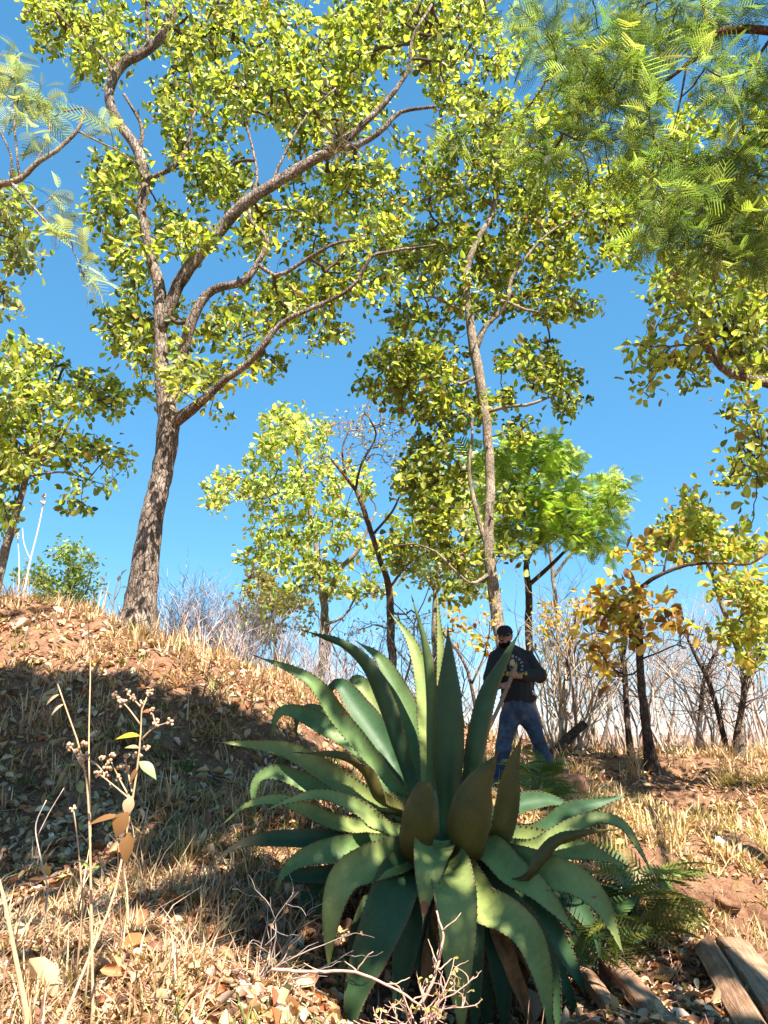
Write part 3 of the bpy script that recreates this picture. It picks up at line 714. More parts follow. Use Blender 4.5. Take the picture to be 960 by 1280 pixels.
# yellow-green oak part seen between acacia sprays
tree('oak_tree', 'bright yellow green oak crown glowing behind the acacia sprays', None, [
    [(1120, 980, 10.5, 30), (1100, 820, 10.5, 26), (1060, 640, 10.5, 22), (1010, 480, 10.5, 16), (950, 340, 10.5, 11), (890, 260, 10.5, 7), (850, 220, 10.5, 4)],
    [(900, 272, 10.5, 6), (850, 280, 10.4, 5), (800, 270, 10.4, 4), (760, 275, 10.4, 3)],
    [(960, 360, 10.5, 8), (910, 340, 10.4, 5), (860, 345, 10.4, 4), (820, 350, 10.4, 3)],
    [(1010, 480, 10.5, 9), (960, 440, 10.4, 6), (920, 400, 10.4, 4)]],
    [(790, 225, 35, 28, 1.1), (850, 200, 40, 30, 1), (870, 160, 40, 30, .8), (760, 250, 30, 30, .9), (830, 260, 40, 30, .8), (920, 260, 50, 50, .8), (940, 170, 40, 50, .7), (880, 350, 50, 40, .8), (945, 350, 30, 50, .9), (940, 450, 30, 40, .9), (780, 310, 25, 25, .6), (835, 345, 30, 14, .8), (660, 130, 30, 25, .6), (700, 150, 40, 30, .4)],
    10.5, 1.2, 15, pal=[(.28, .30, .03, 4), (.36, .36, .04, 3), (.18, .21, .03, 3)], lsize=.12, per=10)
# unseen trees behind and beside the camera: their crowns are shaped to shade the bank, the agave and the man
SV = np.array(sdir)
def shade_tree(label, base, blobs, pal=OAK):
    b = gp(*base)
    root = empty('oak_tree', b, label, 'tree')
    C0 = np.array([P(q[0], q[1], q[2]) + SV * q[4] for q in blobs]); rad = np.array([q[3] for q in blobs])
    ctr = C0.mean(0); fork = b * .35 + ctr * .65; fork[:2] = b[:2] * .6 + ctr[:2] * .4
    mb = MB()
    pts = catmull(np.array([np.r_[b - [0, 0, .3], .26], np.r_[(b + fork) / 2 + [.15, 0, 0], .2], np.r_[fork, .15]]), 20)
    tube(mb, pts[:, :3], pts[:, 3], 12, lump=.06); mb.build('trunk', M['bark'], root)
    tw, lv = MB(), MB()
    for c, r_, q in zip(C0, rad, blobs):
        lb = catmull(np.array([np.r_[fork, .09], np.r_[fork * .5 + c * .5 + rng.standard_normal(3) * .25, .05], np.r_[c, .02]]), 14)
        mb = MB(); tube(mb, lb[:, :3], lb[:, 3], 7, lump=.05); mb.build('limb', M['bark'], root)
        n = max(8, int(150 * r_ * r_ / .25 * q[5]))
        v = nrm(rng.standard_normal((n, 3))) * (rng.random(n) ** .45)[:, None] * np.array([r_, r_, r_ * .8])
        a = lb[rng.integers(8, 14, n), :3]; t = np.linspace(0, 1, 4)[None, :, None]
        many_tubes(tw, a[:, None] * (1 - t) + (c + v)[:, None] * t + rng.standard_normal((n, 4, 3)) * .03, np.linspace(.012, .003, 4)[None].repeat(n, 0), 4, (.1, .075, .055))
        k = np.repeat(np.arange(n), 11); m_ = len(k); L = .11 * np.exp(.2 * rng.standard_normal(m_))
        leaf_cloud(lv, (c + v)[k] + rng.standard_normal((m_, 3)) * .09, nrm(rng.standard_normal((m_, 3))), L, L * .62, pick(pal, m_))
    tag(tw.build('twigs', M['twig'], root), kind='stuff'); tag(lv.build('crown', M['leaf'], root), kind='stuff')
# under and around: deeper shade
# (px, py, D) of a shaded spot, crown clump radius, distance up the sun ray, density
shade_tree('unseen oak behind the viewer shading the steep left bank', (-3.0, -1.8), [
    (-60, 900, 6.9, .75, 7.5, 1), (20, 905, 6.8, .65, 7, 1), (110, 905, 6.75, .62, 7.3, 1), (200, 915, 6.7, .55, 7, 1), (285, 925, 6.7, .55, 7.4, 1), (360, 945, 6.7, .5, 7, .9),
    (0, 985, 6.1, .55, 7.2, .9), (110, 985, 6.05, .5, 6.9, .9), (210, 990, 6.05, .5, 7.3, .9), (300, 1010, 5.9, .45, 7, .8), (60, 1040, 5.6, .3, 7, .6), (230, 1060, 5.3, .3, 7, .5), (250, 1140, 4.6, .25, 6.5, .5), (330, 1110, 5.0, .26, 6.8, 1), (350, 1190, 4.6, .2, 6.6, 1)])
shade_tree('unseen oak added behind the viewer to dapple the agave and the man', (3.6, -1.6), [
    (562, 890, 5.0, .24, 7, 1), (598, 990, 4.6, .24, 6.6, 1), (535, 1020, 4.5, .12, 6.8, 1), (475, 1180, 4.4, .2, 6.5, 1), (590, 1250, 4.2, .10, 6.6, 1), (655, 1150, 4.3, .08, 6.6, 1), (700, 1095, 4.5, .09, 6.6, 1),
    (645, 820, 8.8, .5, 9.5, 1), (660, 880, 8.8, .5, 9.3, .8), (650, 950, 8.7, .35, 9.2, .6), (700, 1000, 7.5, .45, 8.6, .9), (775, 1125, 5.7, .3, 7.8, 1), (610, 890, 5.05, .2, 7.2, 1), (455, 880, 5.2, .16, 6.9, .8), (385, 1040, 4.8, .16, 6.7, .8), (760, 1050, 4.9, .14, 7, .8), (640, 1240, 4.9, .25, 7, .9),
    (805, 890, 10.2, .4, 10, .8)])

# shrubs on the skyline at left
tree('shrub', 'rounded yellow green bush on the crest left of the big oak', None, [
    [(90, 800, 15, 8), (88, 760, 15, 6), (86, 720, 15, 4), (84, 690, 15, 2)],
    [(88, 765, 15, 4), (60, 740, 15, 3), (45, 715, 15, 2)], [(88, 765, 15, 4), (108, 740, 15, 3), (115, 715, 15, 2)]],
    [(80, 690, 25, 18, 1), (105, 705, 18, 22, 1), (50, 720, 28, 22, 1), (85, 735, 40, 25, .9), (60, 755, 35, 18, .8), (110, 750, 20, 20, .7)],
    15, .7, 11, pal=[(.32, .34, .09, 4), (.40, .40, .13, 3), (.20, .23, .06, 3)], lsize=.085, per=13, bark='bark_pale', cat='bush', twig_r=.004)

# ------------------------------------------------------------------ agave
AX0 = P(556, 1045, 5.25)
AXIS = nrm(np.array([0., -.42, .9]))
agave = empty('agave_plant', gp(AX0[0], AX0[1]), 'giant blue green agave with long spiny leaves in front of the man', 'agave')
OFFB = off(agave)
PROF = np.array([[0, .82], [.08, .7], [.2, .76], [.4, 1], [.55, .97], [.7, .76], [.82, .48], [.92, .22], [1, .02]])
GREEN, OLIVE, SHADE_GREEN, LIT_GREEN = (.095, .155, .052), (.075, .068, .016), (.036, .078, .032), (.17, .215, .068)  # pale and deep greens paint the sunlit and shaded look of one leaf colour
PROF2 = np.array([[0, .5], [.35, .85], [.55, 1], [.7, .88], [.84, .52], [.94, .22], [1, .02]])
PROF3 = np.array([[0, .5], [.35, .8], [.6, 1], [.8, .86], [.93, .58], [1, .3]])
def agave_leaf(pts, wpx, col=GREEN, face=.5, dry=0.0, blunt=False, az=None, chan=.22, pr=None):
    p3 = np.array([P(*q) for q in pts])
    n = 34
    c = catmull(p3, n)
    t = nrm(np.gradient(c, axis=0))
    u = np.linspace(0, 1, n)
    Dm = c[:, 1].mean(); w = wpx * PX(Dm, pts[len(pts) // 2][1])
    h = c[int(n * .6)] - AX0 if az is None else np.array(az, float)
    h = h - AXIS * (h @ AXIS); h = h / np.linalg.norm(h)
    s_ax = np.cross(AXIS, h)
    out = []
    prev = None
    for i in range(n):
        sa = s_ax - t[i] * (s_ax @ t[i]); sa /= max(np.linalg.norm(sa), 1e-6)
        v = c[i] - CAM; v /= np.linalg.norm(v)
        si = np.cross(v, t[i]); si /= max(np.linalg.norm(si), 1e-6)
        if si @ sa < 0: si = -si
        s = sa * (1 - face) + si * face
        if prev is not None:
            if s @ prev < 0: s = -s
            s = s * .4 + prev * .6; s -= t[i] * (s @ t[i])
        s /= np.linalg.norm(s); prev = s; out.append(s)
    S = np.array(out)
    Nn = np.cross(S, t)
    ref = AXIS if az is None else AXIS * .5 - h
    if (Nn[: n // 2].mean(0) @ (AXIS * .8 - h * .6)) < 0: Nn = -Nn
    # true width so that the seen width matches
    V0 = nrm(c - CAM); vis = np.abs(np.einsum('ij,ij->i', np.cross(V0, t), S)).mean()
    w = .86 * w / np.clip(vis, .75, 1)
    pr = PROF if pr is None else pr
    prof = np.interp(u, pr[:, 0], pr[:, 1]) * w / 2
    if blunt: prof = np.maximum(prof, w * .13 * np.ones(n))
    nv = 9
    sv = np.linspace(-1, 1, nv)
    ch = chan * (1.25 - .75 * u)
    wavy = .035 * w * np.sin(u * 23 + rng.random() * 6)
    top = c[:, None] + S[:, None] * (prof[:, None] * sv)[..., None] + Nn[:, None] * ((prof * 2 * ch)[:, None] * (np.abs(sv) ** 1.8) + wavy[:, None] * np.abs(sv) ** 3 * np.sign(sv) * .6)[..., None]
    th = np.minimum(.05 * (1 - u) ** 1.2 + .012, prof * .8 + .002)
    bot = top - Nn[:, None] * (th[:, None] * (1 - sv ** 2) ** .6)[..., None]
    cc = np.array(col)
    tone = np.exp(.07 * rng.standard_normal())
    base = np.repeat((cc * tone)[None], n, 0)
    base = base * (1 + .22 * np.clip(1 - u * 5, 0, 1))[:, None] + np.array([.05, .06, .03]) * np.clip(1 - u * 6, 0, 1)[:, None]
    if dry > 0:
        f = np.clip((u - (1 - dry)) / .12, 0, 1)[:, None]
        base = base * (1 - f) + np.array([.40, .24, .11]) * f
    colr = np.repeat(base[:, None], nv, 1)
    edge = (np.abs(sv) ** 10)[None, :, None]
    colr = colr * (1 - .5 * edge) + np.array([.13, .085, .04]) * .5 * edge
    mb = MB()
    i = np.arange(n - 1)[:, None] * nv; j = np.arange(nv - 1)[None]
    Q = np.stack([i + j, i + j + 1, i + nv + j + 1, i + nv + j], -1).reshape(-1, 4)
    mb.add(top, Q, None, colr)
    mb.add(bot, Q[:, ::-1], None, colr * .96)
    # marginal teeth
    ln = np.linalg.norm(np.diff(c, axis=0), axis=1).sum()
    nt_ = max(8, int(ln / .035))
    for side, k in ((-1, 0), (1, nv - 1)):
        for q in np.linspace(.1, .93, nt_):
            f = q * (n - 1); a = int(f); g = f - a
            e = top[a, k] * (1 - g) + top[min(a + 1, n - 1), k] * g
            dd = t[a]; o_ = S[a] * side
            hw = .007; H = .009 * (.7 + .6 * rng.random())
            b0 = e - o_ * .003
            mb.add([b0 - dd * hw, b0 + dd * hw, b0 + o_ * H + dd * .004 * rng.standard_normal(), b0 + Nn[a] * .005],
                   None, [(0, 1, 2), (0, 2, 3), (1, 3, 2)], (.12, .07, .035))
    lf = mb.build('leaf', M['agave'], agave)
    if not blunt and dry == 0:
        mb = MB()
        e = c[-1]; d = t[-1]
        tube(mb, np.array([e - d * .012, e + d * .02, e + d * .05]), np.array([.006, .004, .0008]), 6, (.06, .03, .02))
        mb.build('spine', M['spine'], lf)
    return lf
A = agave_leaf
# back and upper leaves, then sides, then the hanging front ones
A([(548, 1005, 5.45), (552, 900, 5.5), (551, 815, 5.5), (546, 738, 5.52)], 15, LIT_GREEN, .4, az=(.1, .6, .3))
A([(534, 1000, 5.4), (532, 890, 5.5), (526, 838, 5.55), (511, 796, 5.6), (486, 764, 5.65)], 25, LIT_GREEN, .75)
A([(538, 1000, 5.25), (540, 890, 5.2), (531, 805, 5.15), (516, 750, 5.12)], 18, GREEN, .3, az=(-.6, -.2, .2))
A([(560, 1040, 5.1), (561, 960, 5.0), (561, 890, 4.95), (561, 835, 4.93), (560, 788, 4.92)], 44, SHADE_GREEN, .85, az=(0, -.6, .3), chan=.28)
A([(575, 1020, 5.2), (590, 970, 5.1), (599, 920, 5.05), (611, 868, 5.05), (630, 827, 5.05), (648, 792, 5.05)], 29, SHADE_GREEN, .7, az=(.6, -.4, .2))
A([(530, 1005, 5.5), (513, 908, 5.75), (494, 857, 5.85), (474, 822, 5.9), (449, 804, 5.95)], 35, GREEN, .7)
A([(520, 1000, 5.3), (498, 932, 5.25), (481, 880, 5.2), (458, 832, 5.15), (426, 804, 5.1), (382, 789, 5.05)], 24, SHADE_GREEN, .5, az=(-.6, -.5, .1))
A([(525, 1005, 5.6), (500, 935, 5.8), (472, 885, 5.9), (450, 853, 5.95), (440, 852, 6.05), (437, 870, 6.1)], 34, LIT_GREEN, .7)
A([(518, 1008, 5.5), (482, 935, 5.7), (448, 885, 5.8), (426, 856, 5.85), (413, 862, 5.92), (411, 884, 5.95)], 36, SHADE_GREEN, .7)
A([(540, 1000, 5.7), (526, 930, 5.95), (515, 885, 6.05), (506, 868, 6.15), (498, 878, 6.25)], 26, SHADE_GREEN, .6)
A([(510, 1005, 5.2), (458, 940, 5.05), (422, 896, 4.98), (396, 858, 4.92), (366, 838, 4.9), (322, 821, 4.85)], 26, GREEN, .7)
A([(505, 1010, 5.5), (450, 935, 5.6), (402, 905, 5.65), (366, 889, 5.7), (347, 893, 5.72), (338, 925, 5.72)], 32, GREEN, .7)
A([(505, 1008, 5.6), (450, 930, 5.8), (408, 898, 5.85), (384, 887, 5.9), (372, 897, 5.95), (370, 920, 5.95)], 30, GREEN, .65)
A([(530, 1012, 5.2), (475, 1003, 4.95), (433, 984, 4.85), (395, 958, 4.8), (357, 938, 4.75), (314, 931, 4.7), (274, 928, 4.68)], 29, LIT_GREEN, .75)
A([(515, 1015, 5.1), (478, 998, 4.85), (457, 963, 4.75), (427, 945, 4.7), (376, 941, 4.66)], 17, OLIVE, .4)
A([(505, 1018, 5.4), (440, 1000, 5.3), (395, 985, 5.25), (352, 967, 5.2), (327, 970, 5.2), (317, 990, 5.2), (321, 1030, 5.2)], 25, GREEN, .7)
A([(520, 1038, 5.1), (430, 1032, 4.8), (380, 1012, 4.7), (347, 1000, 4.68), (308, 1007, 4.65), (278, 1031, 4.64)], 20, LIT_GREEN, .6)
A([(525, 1045, 5.1), (490, 1040, 4.75), (447, 1010, 4.65), (402, 994, 4.62), (362, 1001, 4.62), (330, 1014, 4.62)], 18, LIT_GREEN, .55)
A([(525, 1048, 5.15), (458, 1052, 4.9), (412, 1051, 4.83), (364, 1049, 4.8), (317, 1051, 4.78), (288, 1062, 4.77), (262, 1082, 4.77)], 26, SHADE_GREEN, .65, dry=.26)
A([(520, 1055, 5.1), (446, 1062, 4.7), (404, 1066, 4.62), (373, 1076, 4.58), (353, 1094, 4.56), (344, 1118, 4.56)], 33, GREEN, .75)
A([(505, 1062, 5.2), (430, 1090, 5.0), (380, 1095, 4.95), (345, 1094, 4.93), (305, 1101, 4.92)], 24, SHADE_GREEN, .7)
A([(535, 1058, 5.05), (490, 1072, 4.55), (458, 1082, 4.42), (432, 1096, 4.36), (418, 1128, 4.33), (412, 1174, 4.33), (411, 1212, 4.34)], 40, LIT_GREEN, .8)
A([(535, 1065, 5.0), (502, 1095, 4.5), (484, 1140, 4.35), (466, 1185, 4.3), (447, 1235, 4.28), (436, 1282, 4.28), (428, 1312, 4.28)], 50, SHADE_GREEN, .8)
A([(545, 1050, 4.95), (541, 1060, 4.55), (537, 1080, 4.38), (533, 1112, 4.33), (529, 1150, 4.32)], 44, LIT_GREEN, .85)
A([(552, 1062, 5.0), (563, 1085, 4.5), (570, 1126, 4.25), (572, 1168, 4.18), (573, 1215, 4.16), (576, 1262, 4.16), (578, 1305, 4.17)], 47, LIT_GREEN, .85)
A([(560, 1062, 5.0), (580, 1092, 4.6), (602, 1132, 4.35), (632, 1145, 4.25), (660, 1170, 4.18), (677, 1215, 4.15), (684, 1255, 4.15), (690, 1300, 4.16)], 40, LIT_GREEN, .75)
A([(575, 1065, 5.05), (625, 1120, 4.6), (665, 1165, 4.45), (686, 1212, 4.4), (695, 1258, 4.4), (700, 1310, 4.4)], 32, SHADE_GREEN, .7)
A([(580, 1062, 5.05), (612, 1062, 4.75), (640, 1090, 4.6), (672, 1112, 4.52), (700, 1142, 4.5), (718, 1166, 4.5)], 34, LIT_GREEN, .65)
A([(580, 1058, 5.1), (640, 1078, 4.75), (686, 1092, 4.58), (720, 1102, 4.5), (748, 1126, 4.46), (764, 1155, 4.45), (778, 1190, 4.45)], 42, LIT_GREEN, .75)
A([(585, 1052, 5.2), (640, 1050, 5.05), (690, 1058, 4.98), (732, 1064, 4.95), (782, 1082, 4.92)], 38, LIT_GREEN, .7)
A([(580, 1048, 5.1), (648, 1092, 4.6), (674, 1076, 4.55), (694, 1053, 4.55), (727, 1041, 4.56), (766, 1037, 4.58)], 20, OLIVE, .5)
A([(590, 1045, 5.2), (660, 1060, 4.9), (695, 1045, 4.85), (716, 1034, 4.83), (748, 1023, 4.82), (778, 1032, 4.82), (798, 1060, 4.82), (818, 1096, 4.82)], 19, LIT_GREEN, .5)
A([(585, 1035, 5.2), (627, 1038, 5.1), (664, 1045, 5.05), (690, 1033, 5.03), (713, 1014, 5.02), (742, 1005, 5.02), (784, 994, 5.02)], 30, SHADE_GREEN, .7)
A([(548, 1078, 4.95), (526, 1062, 4.6), (524, 1032, 4.5), (527, 1005, 4.48), (531, 978, 4.47)], 42, OLIVE, .9, blunt=True, az=(-.3, -.8, .2), chan=.12, pr=PROF3)
A([(565, 1080, 4.95), (580, 1062, 4.65), (586, 1030, 4.55), (597, 985, 4.52), (621, 944, 4.5)], 47, OLIVE, .9, az=(.3, -.8, .2), chan=.12, pr=PROF2)
A([(585, 1070, 5.0), (622, 1050, 4.75), (632, 1015, 4.7), (639, 965, 4.68), (651, 924, 4.67)], 30, OLIVE, .85, az=(.6, -.6, .2), chan=.22, pr=PROF2)
A([(540, 1070, 5.1), (520, 1130, 4.7), (505, 1200, 4.6), (492, 1300, 4.55)], 34, SHADE_GREEN, .7)
A([(570, 1075, 5.1), (588, 1150, 4.6), (592, 1230, 4.5), (595, 1310, 4.5)], 28, SHADE_GREEN, .7)
A([(590, 1075, 5.1), (650, 1150, 4.7), (700, 1220, 4.6), (730, 1295, 4.6)], 26, SHADE_GREEN, .6)
A([(510, 1072, 5.2), (450, 1095, 5.05), (395, 1115, 4.95), (365, 1150, 4.9), (352, 1192, 4.9)], 30, SHADE_GREEN, .7)
A([(545, 1035, 5.3), (500, 1008, 5.1), (470, 1012, 4.95), (440, 1022, 4.9)], 26, GREEN, .7)
A([(600, 1035, 5.4), (640, 1010, 5.6), (680, 1000, 5.7), (720, 1008, 5.75)], 24, SHADE_GREEN, .6)
for q in ([(505, 1075, 5.2), (470, 1130, 4.85), (450, 1190, 4.75), (440, 1260, 4.7), (436, 1310, 4.7)], [(530, 1075, 5.15), (520, 1150, 4.75), (540, 1230, 4.62), (548, 1310, 4.6)], [(580, 1075, 5.15), (615, 1150, 4.75), (628, 1230, 4.62), (632, 1310, 4.6)],
          [(600, 1070, 5.2), (660, 1130, 4.85), (705, 1190, 4.75), (735, 1250, 4.72)], [(560, 1080, 5.15), (575, 1160, 4.8), (605, 1240, 4.7), (612, 1310, 4.7)], [(490, 1070, 5.25), (425, 1110, 4.95), (400, 1170, 4.88), (392, 1230, 4.88)], [(610, 1062, 5.2), (690, 1105, 4.9), (735, 1150, 4.82), (752, 1200, 4.8)]):
    A(q, 36, SHADE_GREEN, .75)  # hanging leaves added to darken the shaded recess under the rosette
# heart of the rosette and dead skirt
mb = MB()
cpt = np.array([np.r_[AX0 - AXIS * .35, .20], np.r_[AX0 - AXIS * .1, .21], np.r_[AX0 + AXIS * .1, .15], np.r_[AX0 + AXIS * .3, .07]])
q = catmull(cpt, 14); tube(mb, q[:, :3], q[:, 3], 14, (.12, .17, .09), .05)
mb.build('heart', M['agave'], agave)
M['dead'] = attr_mat('dead_leaf_fibre', .85, .15, 18, .5, 30, .5)
for pts, w in (([(600, 1090, 4.9), (625, 1170, 4.65), (645, 1225, 4.5), (670, 1300, 4.4)], .09), ([(610, 1100, 4.9), (660, 1200, 4.7), (700, 1290, 4.5)], .07),
               ([(480, 1090, 5.0), (470, 1180, 4.8), (455, 1290, 4.7)], .09), ([(560, 1100, 4.9), (540, 1190, 4.65), (530, 1300, 4.55)], .10), ([(620, 1120, 4.9), (650, 1180, 4.8), (655, 1260, 4.7)], .08)):
    c = catmull(np.array([P(*q) for q in pts]), 16); t, a, b = frames(c)
    mb = MB(); sv = np.linspace(-1, 1, 5)
    wv = .55 * w * np.sin(np.linspace(.5, 3.0, 16))
    V = c[:, None] + np.array([1., 0, 0]) * (wv[:, None] * sv)[..., None] + np.array([0, -1., .2]) * (.5 * wv[:, None] * (sv ** 2) + .02 * rng.standard_normal((16, 5)))[..., None]
    i = np.arange(15)[:, None] * 5; j = np.arange(4)[None]
    mb.add(V, np.stack([i + j, i + j + 1, i + 6 + j, i + 5 + j], -1), None, (.32, .15, .06))
    mb.build('dry_leaf', M['dead'], agave)
# ------------------------------------------------------------------ person
def sph(c, r, nu=14, nv=9):
    r = np.array(r) if np.ndim(r) else np.array([r, r, r])
    th = np.linspace(0, 2 * np.pi, nu, endpoint=False); ph = np.linspace(0, np.pi, nv)
    V = np.array([[np.sin(p) * np.cos(t), np.sin(p) * np.sin(t), np.cos(p)] for p in ph for t in th]) * r + np.array(c)
    i = np.arange(nv - 1)[:, None] * nu; j = np.arange(nu)[None]; k = (j + 1) % nu
    return V, np.stack([i + j, i + nu + j, i + nu + k, i + k], -1).reshape(-1, 4)
def cone(mb, a, ra, b, rb, col=(1, 1, 1)):
    a, b = np.array(a, float), np.array(b, float)
    tube(mb, np.array([a, b]), np.array([ra, rb]), 12, col)
    for c, r in ((a, ra), (b, rb)): mb.add(*sph(c, r), None, col)
def chain(mb, pts, col=(1, 1, 1)):
    for (p, r), (q, s) in zip(pts[:-1], pts[1:]): cone(mb, p, r, q, s, col)
def ell(mb, c, r, col=(1, 1, 1)): mb.add(*sph(c, r), None, col)
def flesh(o, vox, it=4, disp=None):
    md = o.modifiers.new('skin_surface', 'REMESH'); md.mode = 'VOXEL'; md.voxel_size = vox; md.use_smooth_shade = True
    sm = o.modifiers.new('soften', 'SMOOTH'); sm.iterations = it; sm.factor = .5
    if disp:
        tx = bpy.data.textures.new('cloth_folds', 'CLOUDS'); tx.noise_scale = disp[1]; tx.noise_depth = 2
        d = o.modifiers.new('folds', 'DISPLACE'); d.texture = tx; d.strength = disp[0]; d.mid_level = .5
    return o
m, nt, bs = new_mat('skin'); M['skin'] = m
tcn = N(nt, 'TexCoord')
nt.links.new(ramp(nt, noise(nt, 25, 3, .5, tcn.outputs['Object']), [(.3, (.20, .095, .055)), (.7, (.30, .15, .09))]), bs.inputs['Base Color'])
bs.inputs['Roughness'].default_value = .5
m, nt, bs = new_mat('black_fleece'); M['hoodie'] = m
tcn = N(nt, 'TexCoord')
nt.links.new(ramp(nt, noise(nt, 60, 3, .6, tcn.outputs['Object']), [(.3, (.006, .006, .007)), (.7, (.014, .013, .014))]), bs.inputs['Base Color'])
bs.inputs['Roughness'].default_value = .9; bump(nt, bs, noise(nt, 14, 4, .6, tcn.outputs['Object']), .6, .02)
m, nt, bs = new_mat('blue_denim'); M['denim'] = m
tcn = N(nt, 'TexCoord')
c = ramp(nt, noise(nt, 7, 5, .65, tcn.outputs['Object']), [(.3, (.012, .018, .038)), (.5, (.03, .045, .08)), (.74, (.10, .12, .16))])
nt.links.new(c, bs.inputs['Base Color']); bs.inputs['Roughness'].default_value = .85
bump(nt, bs, noise(nt, 11, 5, .6, tcn.outputs['Object']), .7, .03)
M['cap'] = attr_mat('cap_cloth', .85, .15, 40, .3)
M['leather'] = attr_mat('boot_leather', .55, .4, 30, .4)

PD = 8.8
p0 = P(652, 972, PD); pz = float(ground_z(p0[0], p0[1]))
person = empty('person', (p0[0], p0[1], pz), 'person in black hoodie, jeans and dark cap standing behind the agave gripping a stick', 'person')
PO = off(person)
def W(x, y, z): return PO + np.array([x, y, z])
lz = float(ground_z(p0[0] - .29, p0[1])) - pz; rz_ = float(ground_z(p0[0] + .34, p0[1])) - pz
hd = W(-.125, -.06, 1.60)
# body
mb = MB()
sh_l, sh_r = W(-.225, 0, 1.365), W(.125, .0, 1.365)
el_l, el_r = W(-.31, -.03, 1.13), W(.235, -.06, 1.17)
wr_l, wr_r = W(-.235, -.25, 1.04), W(-.005, -.27, 1.14)
st_a, st_b = W(-.065, -.33, 1.24), W(-.42, -.36, .52)          # stick
sd = nrm(st_b - st_a)
hp_l, hp_r = W(-.09, 0, .76), W(.10, 0, .76)
kn_l, kn_r = W(-.205, -.05, .42 + lz), W(.17, -.05, .41 + rz_)
an_l, an_r = W(-.265, .0, .09 + lz), W(.285, .0, .09 + rz_)
chain(mb, [(W(0, 0, .80), .13), (W(-.02, 0, 1.0), .13), (W(-.04, .0, 1.25), .15), (W(-.06, 0, 1.36), .12), (W(-.09, -.01, 1.47), .06), (W(-.115, -.035, 1.54), .055)])
for s, e, wr in ((sh_l, el_l, wr_l), (sh_r, el_r, wr_r)): chain(mb, [(W(-.05, 0, 1.38), .09), (s, .06), (e, .045), (wr, .03)])
for h_, k_, a_ in ((hp_l, kn_l, an_l), (hp_r, kn_r, an_r)): chain(mb, [(W(0, 0, .82), .12), (h_, .085), (k_, .055), (a_, .04)])
# head turned towards the viewer's left
fw = nrm(np.array([-.55, -.83, -.10])); rt = nrm(np.cross(fw, [0, 0, 1.])); up_ = np.cross(rt, fw)
def H(a, b, c): return hd + rt * a + fw * b + up_ * c
ell(mb, hd, (.078, .085, .11)); ell(mb, H(0, .025, -.06), (.06, .062, .065)); ell(mb, H(0, .05, -.085), (.035, .035, .03))
cone(mb, H(0, .085, .012), .011, H(0, .108, -.026), .015); ell(mb, H(0, .075, .025), (.055, .03, .014))
for s in (-1, 1):
    ell(mb, H(s * .078, -.005, -.01), (.014, .022, .032)); ell(mb, H(s * .035, .07, -.02), (.022, .018, .018))
ell(mb, H(0, .083, -.058), (.026, .012, .007)); ell(mb, H(0, .081, -.070), (.022, .012, .007))
# hands closed on the stick
def hand(wrist, along, side):
    ctr = st_a + sd * along
    palm_dir = nrm(wrist - ctr - sd * ((wrist - ctr) @ sd))
    front = nrm(np.cross(sd, palm_dir)) * side
    pc = ctr + palm_dir * .04
    chain(mb, [(wrist, .03), (pc + (wrist - pc) * .35, .03), (pc, .03)])
    ell(mb, pc, (.034, .034, .036))
    for i in range(4):
        o_ = sd * (i - 1.5) * .021
        ang = np.linspace(.5, 3.6 - .25 * abs(i - 1.3), 5)
        rad = .032
        pts = [(ctr + o_ + rad * (np.cos(a) * palm_dir + np.sin(a) * front), .0092 - .0006 * k) for k, a in enumerate(ang)]
        chain(mb, [(pc + o_, .011)] + pts)
    ang = np.linspace(-.4, -2.0, 4)
    pts = [(ctr - sd * (.036 - .008 * k) + .032 * (np.cos(a) * palm_dir + np.sin(a) * front), .011 - .0008 * k) for k, a in enumerate(ang)]
    chain(mb, [(pc - sd * .02, .015)] + pts)
hand(wr_r, .085, 1); hand(wr_l, .235, -1)
flesh(mb.build('body', M['skin'], person), .0065, 2)
# clothes
mb = MB()
chain(mb, [(W(.005, 0, .90), .165), (W(-.01, 0, 1.0), .175), (W(-.03, .0, 1.2), .185), (W(-.05, 0, 1.34), .15), (W(-.075, .0, 1.43), .10), (W(-.085, .0, 1.475), .085)])
ell(mb, W(.005, 0, .92), (.215, .165, .07)); ell(mb, W(-.03, 0, 1.22), (.225, .175, .2)); ell(mb, W(-.09, .075, 1.47), (.135, .085, .07))
chain(mb, [(W(-.19, .01, 1.41), .07), (W(-.10, .02, 1.475), .085), (W(.06, .01, 1.41), .07)])
for s, e, wr in ((sh_l, el_l, wr_l), (sh_r, el_r, wr_r)):
    chain(mb, [(W(-.05, 0, 1.33), .13), (s, .092), (s * .5 + e * .5, .088), (e, .083), (e * .45 + wr * .55, .068), (e * .12 + wr * .88, .052)])
ell(mb, el_r + np.array([.015, .02, 0]), (.085, .09, .095))
hoodie = flesh(mb.build('hoodie', M['hoodie'], person), .013, 5, (.014, .10))
mb = MB()
chain(mb, [(W(.0, 0, .95), .15), (W(0, 0, .80), .165)]); ell(mb, W(.005, 0, .80), (.19, .14, .13))
for h_, k_, a_ in ((hp_l, kn_l, an_l), (hp_r, kn_r, an_r)):
    chain(mb, [(W(0, 0, .82) * .5 + h_ * .5, .13), (h_ + [0, 0, -.04], .118), (h_ * .5 + k_ * .5, .10), (k_, .085), (k_ * .7 + a_ * .3, .076), (k_ * .5 + a_ * .5, .086), (k_ * .38 + a_ * .62, .074), (k_ * .25 + a_ * .75, .086), (k_ * .15 + a_ * .85, .076), (a_ + [0, 0, .02], .09), (a_ + [0, 0, -.03], .084)])
flesh(mb.build('jeans', M['denim'], person), .013, 4, (.03, .13))
